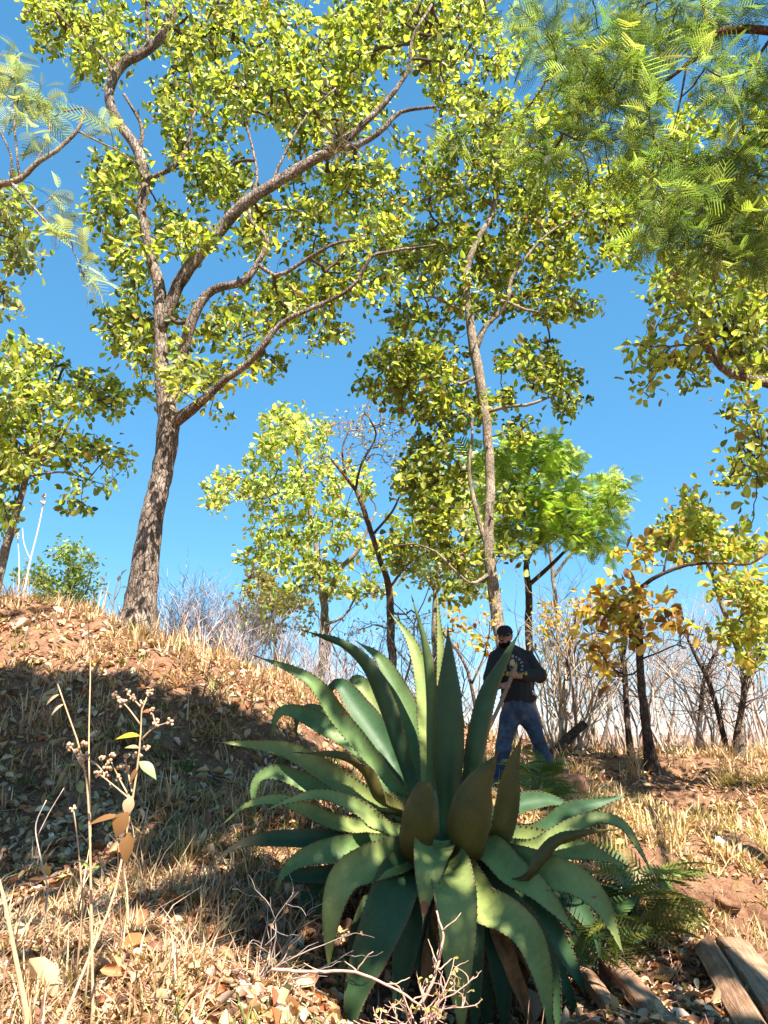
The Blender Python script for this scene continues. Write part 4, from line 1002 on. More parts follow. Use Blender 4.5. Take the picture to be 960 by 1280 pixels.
for k_, a_, yaw in ((kn_l, an_l, -.5), (kn_r, an_r, .35)):
    f = np.array([math.sin(yaw), -math.cos(yaw), 0])
    mb = MB(); b0 = a_ + [0, 0, -.05]
    chain(mb, [(a_ + [0, 0, .03], .055), (b0, .052), (b0 + f * .10 + [0, 0, -.012], .045), (b0 + f * .17 + [0, 0, -.018], .036)], (.02, .016, .014))
    ell(mb, b0 + f * .07 + [0, 0, -.045], (.055, .055, .02), (.02, .016, .014)); ell(mb, b0 + f * .15 + [0, 0, -.045], (.045, .045, .018), (.02, .016, .014))
    flesh(mb.build('boot', M['leather'], person), .012, 3)
# cap: dome and curved brim
mb = MB()
th = np.linspace(0, 2 * np.pi, 24, endpoint=False); V = []
for p in np.linspace(0, 1, 8):
    r_ = math.cos(p * math.pi / 2) ** .75
    for a in th: V.append(H(.092 * r_ * math.cos(a), -.005 + .104 * r_ * math.sin(a), .035 + .095 * math.sin(p * math.pi / 2)))
i = np.arange(7)[:, None] * 24; j = np.arange(24)[None]; k = (j + 1) % 24
mb.add(V, np.stack([i + j, i + k, i + 24 + k, i + 24 + j], -1).reshape(-1, 4), None, (.022, .017, .022))
cap = mb.build('cap', M['cap'], person)
mb = MB(); V = []
for lay in (0, -.006):
    for u in np.linspace(0, 1, 5):
        for a in np.linspace(-1, 1, 11):
            V.append(H(.085 * a * (1 - .1 * u), .085 * math.sqrt(max(0, 1 - (a * .95) ** 2)) * 1.0 + .075 * u * (1 - .35 * a * a), .043 + lay - .02 * u - .022 * a * a))
V = np.array(V); i = np.arange(4)[:, None] * 11; j = np.arange(10)[None]
Q = np.stack([i + j, i + j + 1, i + 12 + j, i + 11 + j], -1).reshape(-1, 4)
mb.add(V, np.vstack([Q, Q[:, ::-1] + 55]), None, (.02, .016, .02)); mb.build('brim', M['cap'], cap)
# beard, hair, eyes
mb = MB(); ell(mb, H(0, .055, -.092), (.05, .05, .035), (.012, .009, .008)); ell(mb, H(0, .09, -.046), (.03, .012, .008), (.012, .009, .008))
for s in (-1, 1): ell(mb, H(s * .048, .035, -.075), (.025, .03, .035), (.012, .009, .008))
flesh(mb.build('beard', M['cap'], person), .007, 3)
mb = MB(); ell(mb, H(0, -.022, .012), (.085, .085, .075), (.012, .009, .008)); flesh(mb.build('hair', M['cap'], person), .01, 2)
for s in (-1, 1):
    mb = MB(); ell(mb, H(s * .033, .077, .002), (.012, .009, .008), (.35, .33, .3)); mb.add(*sph(H(s * .033, .0865, .002), (.005, .004, .005)), None, (.01, .008, .006))
    mb.build('eye', M['leather'], person)
# print on the chest: arched pale lettering strokes, a cream figure, a yellow line below
mb = MB()
def flat(cx, cz, w, h_, ang, col, n=10):
    a = np.linspace(0, 2 * np.pi, n, endpoint=False)
    ex = np.sign(np.cos(a)) * np.abs(np.cos(a)) ** .7 * w / 2; ez = np.sign(np.sin(a)) * np.abs(np.sin(a)) ** .7 * h_ / 2
    x = cx + ex * math.cos(ang) - ez * math.sin(ang); z = cz + ex * math.sin(ang) + ez * math.cos(ang)
    V = np.array([W(q, -.36, r) for q, r in zip(x, z)] + [W(cx, -.36, cz)])
    mb.add(V, None, [(n, i, (i + 1) % n) for i in range(n)], col)
pcx, pcz = -.06, 1.265
for k in range(11):
    a = R(205 - 23 * k)
    flat(pcx + .10 * math.cos(a), pcz + .105 * math.sin(a), .020 + .008 * (k % 2), .026 + .008 * (k % 3), a - math.pi / 2 + .3 * (-1) ** k, (.20, .19, .20))
flat(pcx, pcz + .01, .085, .13, 0, (.34, .25, .10)); flat(pcx - .012, pcz + .035, .05, .05, .3, (.42, .34, .2)); flat(pcx - .02, pcz - .02, .03, .05, .5, (.06, .04, .02)); flat(pcx + .025, pcz + .05, .018, .04, 0, (.05, .035, .02))
for k in range(6): flat(pcx - .115 + .046 * k, pcz - .088, .036, .042 + .01 * (k % 2), .1 * (-1) ** k, (.42, .25, .04))
o = mb.build('chest_print', M['cap'], person, smooth=False)
sw = o.modifiers.new('fit', 'SHRINKWRAP'); sw.target = hoodie; sw.wrap_method = 'PROJECT'
sw.use_project_x = sw.use_project_z = False; sw.use_project_y = True; sw.use_positive_direction = True; sw.use_negative_direction = True; sw.offset = .004

# the stick he holds
M['wood'] = attr_mat('weathered_wood', .8, .15, 22, .45, 40, .4)
mb = MB(); cs = catmull(np.array([st_a, st_a * .6 + st_b * .4 + [.01, 0, .005], st_b]), 14)
tube(mb, cs, np.linspace(.022, .019, 14), 8, (.30, .19, .13), .06)
tag(mb.build('wooden_stick', M['wood'], loc=st_b), 'pale wooden stick held in both hands by the man', 'stick')

# ------------------------------------------------------------------ planks
m, nt, bs = new_mat('split_timber'); M['timber'] = m
tcn = N(nt, 'TexCoord'); mp = N(nt, 'Mapping'); mp.inputs['Scale'].default_value = (26, 1.6, 26)
nt.links.new(tcn.outputs['Object'], mp.inputs[0])
g = noise(nt, 1.3, 6, .7, mp.outputs[0], .4); g2 = noise(nt, 4, 5, .6, tcn.outputs['Object'])
c = ramp(nt, g, [(.28, (.12, .06, .035)), (.5, (.33, .20, .12)), (.72, (.50, .36, .25))])
c = mixc(nt, c, ramp(nt, g2, [(.35, (.6, .5, .45)), (.65, (1.15, 1.1, 1.05))]), 1.0, 'MULTIPLY')
nt.links.new(c, bs.inputs['Base Color']); bs.inputs['Roughness'].default_value = .85; bump(nt, bs, g, .8, .012)
def plank(pa, pb, wid, thk, roll, label):
    a, b = P(*pa), P(*pb)
    d = nrm(b - a); s = nrm(np.cross(d, [0, 0, 1.])); n_ = np.cross(s, d)
    s2 = s * math.cos(roll) + n_ * math.sin(roll); n2 = np.cross(s2, d)
    if n2[2] < 0: n2 = -n2
    L = np.linalg.norm(b - a); k = 14
    # local mesh: y along the plank
    ch = .008
    prof = np.array([(-wid / 2, -thk / 2 + ch), (-wid / 2, thk / 2 - ch), (-wid / 2 + ch, thk / 2), (0, thk / 2 + .004), (wid / 2 - ch, thk / 2), (wid / 2, thk / 2 - ch), (wid / 2, -thk / 2 + ch), (wid / 2 - ch, -thk / 2), (-wid / 2 + ch, -thk / 2)])
    m_ = len(prof); V = []
    for i in range(k):
        y = L * i / (k - 1)
        if i in (0, k - 1): yy = y + rng.standard_normal(m_) * .02
        else: yy = np.full(m_, y)
        pr = prof * (1 + .05 * rng.standard_normal((m_, 1)) * .6) * (1 - .0 * i)
        for q in range(m_): V.append((pr[q, 0], yy[q], pr[q, 1]))
    V += [(0, 0, 0), (0, L, 0)]
    i = np.arange(k - 1)[:, None] * m_; j = np.arange(m_)[None]; kk = (j + 1) % m_
    Q = np.stack([i + j, i + kk, i + m_ + kk, i + m_ + j], -1).reshape(-1, 4)
    T = [(m_ * k, (q + 1) % m_, q) for q in range(m_)] + [(m_ * k + 1, m_ * (k - 1) + q, m_ * (k - 1) + (q + 1) % m_) for q in range(m_)]
    o = mk('wood_plank', np.array(V), [Q, np.array(T)], M['timber'], smooth=False)
    o.matrix_world = Matrix(((s2[0], d[0], n2[0], a[0]), (s2[1], d[1], n2[1], a[1]), (s2[2], d[2], n2[2], a[2]), (0, 0, 0, 1)))
    tag(o, label, 'plank', 'old planks lying on the slope')
plank((728, 1212, 4.95), (800, 1312, 3.9), .085, .06, .2, 'narrow weathered plank lying closest to the agave leaves')
plank((757, 1196, 5.1), (850, 1300, 3.9), .10, .07, -.25, 'reddish weathered plank between the agave and the split beam')
plank((884, 1186, 5.3), (950, 1300, 4.0), .13, .11, -.6, 'bright split beam with a pale sunlit side on the right')
plank((915, 1180, 5.45), (995, 1286, 4.1), .20, .07, .12, 'wide grey board resting beside the bright split beam')
# fallen dark log on the ridge
mb = MB(); la, lb = P(690, 945, 10.6), P(730, 905, 10.9)
lc = catmull(np.array([la, (la + lb) / 2 + [0, 0, .02], lb]), 12); tube(mb, lc, np.linspace(.07, .06, 12), 10, lump=.08)
tag(mb.build('fallen_log', M['bark_dark'], loc=la), 'short dark log leaning up behind the man', 'log')
# ------------------------------------------------------------------ bare saplings
def sapling_mesh(seed, h, stems=1, depth=3, lean=.15, r0=.03, fork=(3, 5)):
    g = np.random.default_rng(seed)
    paths, rads = [], []
    def grow(p, d, ln, r, lev):
        k = 6; pts = [p]; dd = d.copy()
        for i in range(k - 1):
            dd = nrm(dd + g.standard_normal(3) * .16 + np.array([0, 0, .05])); pts.append(pts[-1] + dd * ln / (k - 1))
        paths.append(pts); rads.append(np.linspace(r, r * .5, k))
        if lev == 0: return
        for b in range(g.integers(*fork)):
            i = g.integers(2, k); a = g.uniform(0, 6.28)
            nd = nrm(dd * .9 + np.array([math.cos(a), math.sin(a), g.uniform(-.1, .5)]) * g.uniform(.5, .9))
            grow(pts[i], nd, ln * g.uniform(.45, .7), max(r * .5 * g.uniform(.7, 1), .0025), lev - 1)
    for s in range(stems):
        a = g.uniform(0, 6.28); l = lean * g.uniform(.4, 1.4)
        grow(np.array([math.cos(a), math.sin(a), 0]) * .06 * (stems > 1) + [0, 0, -.15], nrm(np.array([math.cos(a) * l, math.sin(a) * l, 1])), h * g.uniform(.5, .65), r0 * g.uniform(.7, 1.2), depth)
    return np.array(paths), np.array(rads)
def sapling_obj(name, seed, h, col, label, cat, group, **kw):
    p, r = sapling_mesh(seed, h, **kw)
    root = empty(name, (0, 0, 0), label, cat, group)
    mb = MB(); big = r[:, 0] > .012
    if not big.any(): big[:1] = True
    many_tubes(mb, p[big], r[big], 5, col); mb.build('stem', M['twig'], root)
    if (~big).any():
        mb = MB(); many_tubes(mb, p[~big], r[~big], 3, np.array(col) * 1.05); tag(mb.build('twigs', M['twig'], root), kind='stuff')
    return root
GS = 'leafless saplings along the ridge'
SAPC = [(.42, .34, .29), (.34, .25, .20), (.48, .40, .34), (.27, .19, .15), (.46, .38, .34), (.38, .31, .28)]
protos = [sapling_obj('bare_sapling', 50 + i, 3.0, SAPC[i % 6], 'leafless grey brown sapling among others on the ridge beyond the slope', 'sapling', GS,
                      depth=3, r0=.022 + .006 * (i % 3), fork=(3, 5)) for i in range(7)]
spots = []
for i in range(95):
    px = rng.uniform(690, 985) if i % 5 else rng.uniform(425, 620)
    D = rng.uniform(11.5, 21)
    spots.append((px, D))
for i, (px, D) in enumerate(spots):
    x = P(px, 930, D)[0]
    o = protos[i] if i < len(protos) else dup(protos[i % len(protos)], (0, 0, 0))
    o.location = gp(x, D); o.rotation_euler = (0, 0, rng.uniform(0, 6.28))
    s = rng.uniform(.7, 1.25) * (1 + (D - 12) * .035); o.scale = (s, s, s)
    if px < 640: o['label'], o['group'] = 'leafless sapling on the ridge behind the agave\'s upright leaf tips', 'leafless saplings behind the agave'
# clump of pale stems right behind the man
for k, (px, py, D, h) in enumerate([(694, 940, 10.9, 2.6), (706, 945, 11.3, 2.4), (722, 935, 12.2, 2.6), (740, 935, 12.4, 2.4)]):
    o = sapling_obj('coppice_shrub', 200 + k, h, [(.40, .33, .25), (.36, .28, .2), (.42, .36, .28), (.33, .26, .2)][k],
                    ['pale many stemmed leafless shrub just behind the man', 'tan leafless shrub beside the leaning dark log', 'whitish leafless shrub between the log and the golden oak', 'thin leafless shrub just left of the golden oak'][k],
                    'shrub', None, stems=5, depth=2, lean=.35, r0=.024)
    o.location = gp(P(px, py, D)[0], D)
# dark slim trunks beside the golden oak
for lab, pts in (('dark slender crooked trunk leaning beside the golden oak', [(790, 958, 11.2, 9), (784, 900, 11.2, 8), (781, 845, 11.2, 7), (778, 815, 11.2, 6), (782, 795, 11.2, 5), (772, 770, 11.2, 3)]),
                 ('dark bare tree with crooked stem next to the thin leaning one', [(918, 960, 11.6, 9), (920, 925, 11.6, 8), (928, 880, 11.6, 7), (932, 850, 11.6, 6), (945, 830, 11.6, 4), (952, 812, 11.6, 3)]),
                 ('thin dark bare tree leaning next to the crooked one', [(912, 955, 12.4, 8), (900, 900, 12.4, 7), (885, 850, 12.4, 6), (872, 825, 12.4, 5), (860, 800, 12.4, 3)]),
                 ('slim dark leafless tree standing midway along the right ridge', [(872, 945, 13.5, 7), (876, 890, 13.5, 6), (880, 850, 13.5, 5), (892, 820, 13.5, 4), (905, 800, 13.5, 2)])):
    a = np.array([np.r_[P(q[0], q[1], q[2]), q[3] * PX(q[2], q[1]) / 2] for q in pts])
    b = a[0, :3].copy(); gz = float(ground_z(b[0], b[1])); a = np.vstack([np.r_[b[0], b[1], gz - .2, a[0, 3] * 1.1], a])
    root = empty('bare_tree', (b[0], b[1], gz), lab, 'tree')
    c = catmull(a, 26); mb = MB(); tube(mb, c[:, :3], c[:, 3], 8, lump=.06); mb.build('trunk', M['bark_dark'], root)
    PT = []
    for k in range(34):
        i = rng.integers(10, 26); p = c[i, :3]; d = nrm(nrm(rng.standard_normal(3)) + [0, 0, .5]); L = rng.uniform(.3, .9) * (1.25 - i / 40)
        q = [p]
        for s in range(4): d = nrm(d + rng.standard_normal(3) * .25); q.append(q[-1] + d * L / 4)
        PT.append(q)
    mb = MB(); many_tubes(mb, np.array(PT), np.linspace(.011, .003, 5)[None].repeat(34, 0), 4, (.14, .10, .08)); tag(mb.build('twigs', M['twig'], root), kind='stuff')
# golden leaf sapling behind the man's shoulder
tree('sapling', 'sapling with scattered golden leaves just right of the man', None, [
    [(700, 950, 11.6, 7), (703, 890, 11.6, 6), (708, 840, 11.6, 5), (716, 790, 11.6, 4), (722, 755, 11.6, 2)],
    [(706, 850, 11.6, 7), (716, 820, 11.5, 6), (724, 800, 11.5, 4), (745, 790, 11.5, 3)],
    [(708, 830, 11.6, 3), (690, 790, 11.6, 2), (682, 760, 11.6, 2)]],
    [(700, 770, 35, 25, .7), (735, 765, 28, 25, .7), (690, 800, 25, 20, .5), (725, 800, 30, 15, .5)], 11.6, .5, 12, pal=GOLD, lsize=.085, per=5, bark='bark_dark', twig_col=(.2, .14, .1), cat='sapling')
tree('sapling', 'low branch sapling with yellow brown leaves left of the man', None, [
    [(600, 920, 10.4, 7), (590, 860, 10.4, 6), (578, 825, 10.4, 5), (560, 800, 10.4, 4), (545, 780, 10.4, 3)],
    [(590, 860, 10.4, 4), (605, 820, 10.4, 3), (612, 790, 10.4, 2)]],
    [(605, 800, 18, 12, .8), (580, 790, 22, 12, .5), (560, 770, 20, 14, .5), (610, 770, 16, 12, .7)], 10.4, .4, 13, pal=GOLD, lsize=.09, per=6, bark='bark_red', twig_col=(.2, .14, .1), cat='sapling')
tree('sapling', 'leafy sapling turning golden brown under the light green ridge tree', None, [
    [(345, 860, 16, 7), (344, 800, 16, 6), (340, 760, 16, 5), (334, 720, 16, 3)],
    [(343, 790, 16, 4), (365, 765, 16, 3), (385, 745, 16, 2)], [(342, 775, 16, 4), (318, 755, 16, 3), (305, 735, 16, 2)]],
    [(325, 725, 26, 18, .9), (350, 745, 30, 20, .8), (315, 755, 24, 18, .8), (375, 755, 24, 16, .7), (335, 785, 34, 18, .8), (385, 785, 24, 14, .5)], 16, .8, 11,
    pal=[(.40, .30, .08, 4), (.32, .20, .07, 3), (.42, .38, .12, 3), (.25, .25, .06, 1)], lsize=.11, per=9, bark='bark_pale', twig_col=(.3, .23, .19), cat='sapling')
# pale dry shrubs on the left skyline
DS = 'dry pale shrubs on the skyline'
dp = [sapling_obj('dry_shrub', 300 + i, 1.15, [(.52, .44, .43), (.44, .37, .37), (.56, .48, .44)][i], 'pale leafless dry shrub on the skyline right of the big oak trunk', 'shrub', DS, stems=6, depth=2, lean=.25, r0=.011) for i in range(3)]
for i in range(36):
    px = [225, 245, 262, 280, 300, 316, 210, 235, 270, 292, 330, 345, 362, 380, 305, 255, 350, 400, 420, 440, 460, 375, 410, 285, 232, 248, 258, 266, 274, 283, 290, 298, 308, 240, 222, 312][i]
    D = rng.uniform(10.3, 13.0) if px < 320 else rng.uniform(10.6, 14)
    o = dp[i] if i < 3 else dup(dp[i % 3], (0, 0, 0))
    o.location = gp(P(px, 800, D)[0], D); o.rotation_euler = (0, 0, rng.uniform(0, 6.28)); s = rng.uniform(.75, 1.4); o.scale = (s, s, s)
# distant leafless wood
mb = MB()
for k in range(16):
    p, r = sapling_mesh(400 + k, 4.6, depth=3, r0=.035, fork=(3, 4))
    col = SAPC[k % 6]
    for q in range(13):
        D = rng.uniform(22, 46); px = rng.uniform(330, 1080)
        x = P(px, 900, D)[0]; a = rng.uniform(0, 6.28); s = rng.uniform(.8, 1.4) * (D / 28)
        rot = np.array([[math.cos(a), -math.sin(a), 0], [math.sin(a), math.cos(a), 0], [0, 0, 1]])
        lite = r[:, 0] > .004
        many_tubes(mb, (p[lite] @ rot.T) * s + gp(x, D), r[lite] * s, 3, np.array(col) * 1.15)
tag(mb.build('distant_wood', M['twig']), 'leafless pale wood far behind the ridge', None, None, 'stuff')

# ------------------------------------------------------------------ ground cover
def wedge(n, y0, y1, xs=.62):
    u = rng.random(n); y = 1 / (1 / y0 + u * (1 / y1 - 1 / y0)); x = rng.uniform(-xs, xs, n) * y
    return x, y
def not_agave(x, y): return np.hypot((x - AX0[0]) / .55, (y - AX0[1]) / .5) > 1
STRAW = [(.54, .37, .22, 4), (.45, .28, .16, 3), (.62, .47, .31, 2), (.30, .16, .09, 2), (.30, .27, .10, .5)]
YGRASS = [(.52, .40, .18, 4), (.40, .33, .11, 2), (.56, .43, .22, 3)]
GGRASS = [(.16, .17, .05, 3), (.10, .13, .035, 3), (.3, .27, .1, 2)]
def grass(name, label, x, y, blades, L, pal, lean=.7, w=.0042):
    n = len(x); rep = np.repeat(np.arange(n), blades); m_ = len(rep)
    b = np.stack([x, y, ground_z(x, y) - .01], -1)[rep] + np.c_[rng.standard_normal((m_, 2)) * .03, np.zeros(m_)]
    a = rng.uniform(0, 6.28, m_); lv = lean * rng.random(m_) ** .7
    tl = np.repeat(np.exp(.35 * rng.standard_normal(n)), blades)
    d = nrm(np.stack([np.cos(a) * lv, np.sin(a) * lv, np.ones(m_)], -1)); ln = L * tl * rng.uniform(.4, 1.1, m_)
    side = np.stack([-np.sin(a), np.cos(a), np.zeros(m_)], -1) * rng.choice([-1, 1], m_)[:, None]
    sc = (w * np.maximum(1, y[rep] / 4.5))[:, None]
    mid = b + d * (ln * .55)[:, None]; tip = b + d * ln[:, None] + np.stack([np.cos(a), np.sin(a), -.6 * np.ones(m_)], -1) * (ln * .25 * lv)[:, None]
    V = np.stack([b - side * sc, b + side * sc, mid - side * sc * .8, mid + side * sc * .8, tip], 1)
    k = np.arange(m_)[:, None] * 5
    mb = MB(); mb.add(V, k + np.array([0, 1, 3, 2]), k + np.array([2, 3, 4]), np.repeat(pick(pal, m_), 5, 0))
    tag(mb.build(name, M['grass']), label, None, None, 'stuff')
x, y = wedge(7600, 2.7, 13)
PLK = (x > .75) & (x < 2.6) & (y < 5.6)
kx = (fbm(x * .9, y * .9, 3) > -.02) & not_agave(x, y) & ~PLK & ((y > 4.4) | (rng.random(len(x)) < .45)); grass('dry_grass', 'dry straw coloured grass over the bank', x[kx], y[kx], 14, .17, STRAW, 1.4)
x, y = wedge(1800, 6.5, 13); k = (x > .8) & (fbm(x * .6 + 4, y * .6, 3) > -.1); grass('yellow_grass', 'yellowish grass on the right slope', x[k], y[k], 14, .15, YGRASS, 1.1)
x, y = wedge(1500, 3.2, 8); k = (x < .2) & (fbm(x * 1.3 + 9, y * 1.3, 3) > .13); grass('green_grass', 'dull green grass tufts on the left bank', x[k], y[k], 14, .13, GGRASS)
x, y = wedge(1500, 8.6, 14); k = (ground_z(x, y) > 1.0) ; grass('ridge_grass', 'tall thin dry grass along the crest', x[k][::2], y[k][::2], 6, .30, STRAW, .8, .0028)
# leaf litter
LIT = [(.42, .24, .13, 4), (.54, .36, .21, 4), (.26, .12, .06, 2.5), (.62, .46, .31, 3), (.40, .15, .06, 1.2), (.16, .08, .05, 2), (.46, .34, .12, .8)]
def litter(n, y0, y1, size):
    x, y = wedge(n, y0, y1); k = fbm(x * .8 - 3, y * .8, 3) > -.55; x, y = x[k], y[k]; m_ = len(x)
    e = .03; nx_ = -(ground_z(x + e, y) - ground_z(x - e, y)) / (2 * e); ny_ = -(ground_z(x, y + e) - ground_z(x, y - e)) / (2 * e)
    gn = nrm(np.stack([nx_, ny_, np.ones(m_)], -1))
    d = nrm(rng.standard_normal((m_, 3))); d = nrm(d - gn * np.sum(d * gn, -1, keepdims=True) * rng.uniform(.5, 1, (m_, 1)))
    mb = MB(); L = size * np.exp(.3 * rng.standard_normal(m_))
    pos = np.stack([x, y, ground_z(x, y)], -1) + gn * rng.uniform(.004, .035, (m_, 1))
    leaf_cloud(mb, pos, d, L, L * rng.uniform(.4, .65, m_), pick(LIT, m_), up=1.1, fold=.35, curl=.2)
    return mb
tag(litter(44000, 2.6, 13.5, .066).build('leaf_litter', M['litter']), 'dead brown leaves scattered over the hillside', None, None, 'stuff')
# fine dead sticks
x, y = wedge(5000, 2.6, 11); k = not_agave(x, y); x, y = x[k], y[k]; n_ = len(x)
a = rng.uniform(0, 6.28, n_); ln = rng.uniform(.05, .22, n_); e = np.stack([np.cos(a), np.sin(a)], -1) * ln[:, None]
t_ = np.linspace(0, 1, 4)[None, :]; sx = x[:, None] + e[:, :1] * t_; sy = y[:, None] + e[:, 1:] * t_
sz = ground_z(sx, sy) + .012 + rng.random((n_, 1)) * .02 + t_ * rng.random((n_, 1)) * .05
mb = MB(); many_tubes(mb, np.stack([sx, sy, sz], -1), np.full((n_, 4), .0022) * rng.uniform(.6, 1.6, (n_, 1)), 3, np.repeat(pick([(.40, .28, .2, 3), (.26, .16, .11, 3), (.52, .42, .34, 2)], n_), 12, 0))
tag(mb.build('stick_litter', M['twig']), 'fine dead sticks scattered over the bank', None, None, 'stuff')
# single fallen leaves near the camera
fl = []
for i in range(6):
    mb = MB(); nu = 7
    u = np.linspace(0, 1, nu); wv = .5 * np.array([.1, .55, .8, 1, .85, .5, .05]) * .6; cu = rng.uniform(-.5, .5); fo = rng.uniform(.1, .6)
    V = []
    for a, ww in zip(u, wv):
        z = .25 * cu * (a - .5) ** 2 * 4 * .3
        for s in (-1, -.5, 0, .5, 1): V.append((a - .5, s * ww * (1 + .1 * rng.standard_normal()), z + fo * ww * s * s * .8))
    V = np.array(V) * .125; ii = np.arange(nu - 1)[:, None] * 5; jj = np.arange(4)[None]
    mb.add(V, np.stack([ii + jj, ii + jj + 1, ii + 6 + jj, ii + 5 + jj], -1).reshape(-1, 4), None, np.array([(.42, .24, .12), (.52, .34, .20), (.40, .14, .05), (.28, .14, .08), (.58, .42, .27), (.46, .33, .13)][i]))
    o = mb.build('fallen_leaf', M['litter']); fl.append(o)
    tag(o, ['tan brown', 'light tan', 'rusty orange', 'dark brown', 'pale cream', 'yellowish'][i] + ' curled dead leaf lying on the bank', 'leaf', ['tan brown', 'light tan', 'rusty orange', 'dark brown', 'pale cream', 'yellowish'][i] + ' fallen leaves')
x, y = wedge(700, 3.3, 6.0); k = ((x < .1) | (x > 1.2)); x, y = x[k][:270], y[k][:270]
for i in range(len(x)):
    o = fl[i] if i < 6 else dup(fl[i % 6], (0, 0, 0))
    e = .04; g0 = gp(x[i], y[i]); n_ = Vector((-(gp(x[i] + e, y[i])[2] - gp(x[i] - e, y[i])[2]) / (2 * e), -(gp(x[i], y[i] + e)[2] - gp(x[i], y[i] - e)[2]) / (2 * e), 1)).normalized()
    n_ = (n_ + Vector(rng.standard_normal(3) * .25)).normalized()
    o.location = Vector(g0) + n_ * .018
    o.rotation_euler = (n_.to_track_quat('Z', 'Y').to_matrix() @ Matrix.Rotation(rng.uniform(0, 6.28), 3, 'Z')).to_euler()
    s = rng.uniform(.65, 1.2); o.scale = (s, s, s)
# stones
M['stone'] = attr_mat('stone', .85, .2, 14, .5, 30, .5)
st = []
for i in range(4):
    V, Q = sph((0, 0, 0), (1, .8, .6), 12, 8); V = V * (1 + .22 * np.sin(V @ rng.standard_normal((3, 1)) * 3) + .1 * np.sin(V @ rng.standard_normal((3, 1)) * 7)) * .05
    o = mk('stone', V, [Q], M['stone'], col=np.array([(.33, .22, .16), (.4, .3, .24), (.27, .17, .12), (.36, .28, .22)][i]))
    tag(o, 'small brown stone half sunk in the slope', 'stone', 'small stones on the slope'); st.append(o)
x, y = wedge(120, 3.2, 10); k = not_agave(x, y); x, y = x[k][:46], y[k][:46]
for i in range(len(x)):
    o = st[i] if i < 4 else dup(st[i % 4], (0, 0, 0)); o.location = gp(x[i], y[i]); o.rotation_euler = (rng.uniform(0, .5), 0, rng.uniform(0, 6.28)); s = rng.uniform(.5, 1.3); o.scale = (s, s, s * .8)
o = dup(st[0], gp(P(900, 1065, 7.55)[0], 7.55) + [0, 0, .03], .4, 1.2, 'white stone lying on the sunlit right slope', None)
o.data = o.data.copy(); del o['group']; a = o.data.attributes['Col']; a.data.foreach_set('color', np.tile(np.array([.75, .72, .68, 1], np.float32), len(a.data)))
p_ = P(706, 985, 8.3)
V, Q = sph((0, 0, 0), (.24, .2, .16), 20, 14); V = V * (1 + .10 * np.sin(V @ rng.standard_normal((3, 1)) * 14) + .05 * np.sin(V @ rng.standard_normal((3, 1)) * 31))
o = mk('boulder', V + gp(p_[0], p_[1]) + [0, 0, .04], [Q], M['stone'], col=np.array((.16, .08, .05)), loc=gp(p_[0], p_[1])); tag(o, 'rounded dark reddish boulder by the man\'s right boot', 'boulder')

cl = []
for i in range(5):
    V, Q = sph((0, 0, 0), (1, .8, .7), 18, 12)
    for f_, a_ in ((2.2, .22), (5, .14), (11, .09), (19, .05)): V = V * (1 + a_ * np.sin(V @ rng.standard_normal((3, 1)) * f_ + rng.random() * 6) * np.sin(V @ rng.standard_normal((3, 1)) * f_))
    o = mk('earth_clod', V * .13, [Q], M['soil']); tag(o, 'lump of crumbling red earth along the hollow ledge', 'earth clod', 'earth clods on the ledge'); cl.append(o)
for i in range(16):
    px = rng.uniform(800, 985); D = rng.uniform(6.15, 6.75) if i % 3 else rng.uniform(5.4, 6.2)
    o = cl[i] if i < 5 else dup(cl[i % 5], (0, 0, 0)); o.location = gp(P(px, 1130, D)[0], D) + [0, 0, .03]; o.rotation_euler = (rng.uniform(-.4, .4), rng.uniform(-.4, .4), rng.uniform(0, 6)); q = rng.uniform(.45, 1.5); o.scale = (q, q * .8, q * .55)

# ------------------------------------------------------------------ weeds, ferns, twigs
M['stem'] = attr_mat('dry_stem', .8, .2, 30, .3)
M['herb'] = leaf_mat('herb_leaf', .3, .3, 1.3)
def line(pts, k=10): return catmull(np.array([P(*q) for q in pts]), k)
def blade(mb, base, d, L, w, col, nup=(0, 0, 1.), droop=.3):
    d = nrm(np.array(d, float)); s = nrm(np.cross(d, nup)); n_ = np.cross(s, d)
    u = np.linspace(0, 1, 7); pr = np.array([.08, .6, .95, 1, .8, .45, .03]) * w / 2
    V = []
    for a, q in zip(u, pr):
        c = base + d * L * a - n_ * droop * L * a * a
        V += [c - s * q + n_ * q * .35, c, c + s * q + n_ * q * .35]
    i = np.arange(6)[:, None] * 3; j = np.arange(2)[None]
    mb.add(V, np.stack([i + j, i + j + 1, i + 4 + j, i + 3 + j], -1).reshape(-1, 4), None, col)
def weed(name, label, stem, branches, leaves, buds, col=(.52, .34, .2), r=.006):
    c = line(stem, 16); b = c[0].copy(); gz = float(ground_z(b[0], b[1]))
    if b[2] > gz: c = np.vstack([np.array([b[0], b[1], gz - .03]), c])
    root = empty(name, (b[0], b[1], min(gz, b[2])), label, 'weed')
    mb = MB(); tube(mb, c, np.linspace(r, r * .45, len(c)), 6, col, .05); mb.build('stem', M['stem'], root)
    for br in branches:
        mb = MB(); q = line(br, 8); tube(mb, q, np.linspace(r * .6, r * .3, 8), 5, col, .05); mb.build('branch', M['stem'], root)
    for (px, py, D, L, w, dx, dz, lc) in leaves:
        mb = MB(); blade(mb, P(px, py, D), (dx, -.25, dz), L, w, lc, (.1, -.6, .8)); mb.build('leaf', M['herb'], root)
    for (px, py, D, s) in buds:
        mb = MB(); p = P(px, py, D)
        for k in range(9):
            V, Q = sph(p + rng.standard_normal(3) * .006 * s, .0055 * s, 8, 6); mb.add(V, Q, None, np.array([(.50, .32, .2), (.42, .25, .14), (.58, .42, .3)][k % 3]))
        mb.build('seed_head', M['stem'], root)
    return root
BR, YL, GN, RD = (.22, .11, .04), (.55, .38, .03), (.22, .27, .14), (.30, .11, .05)
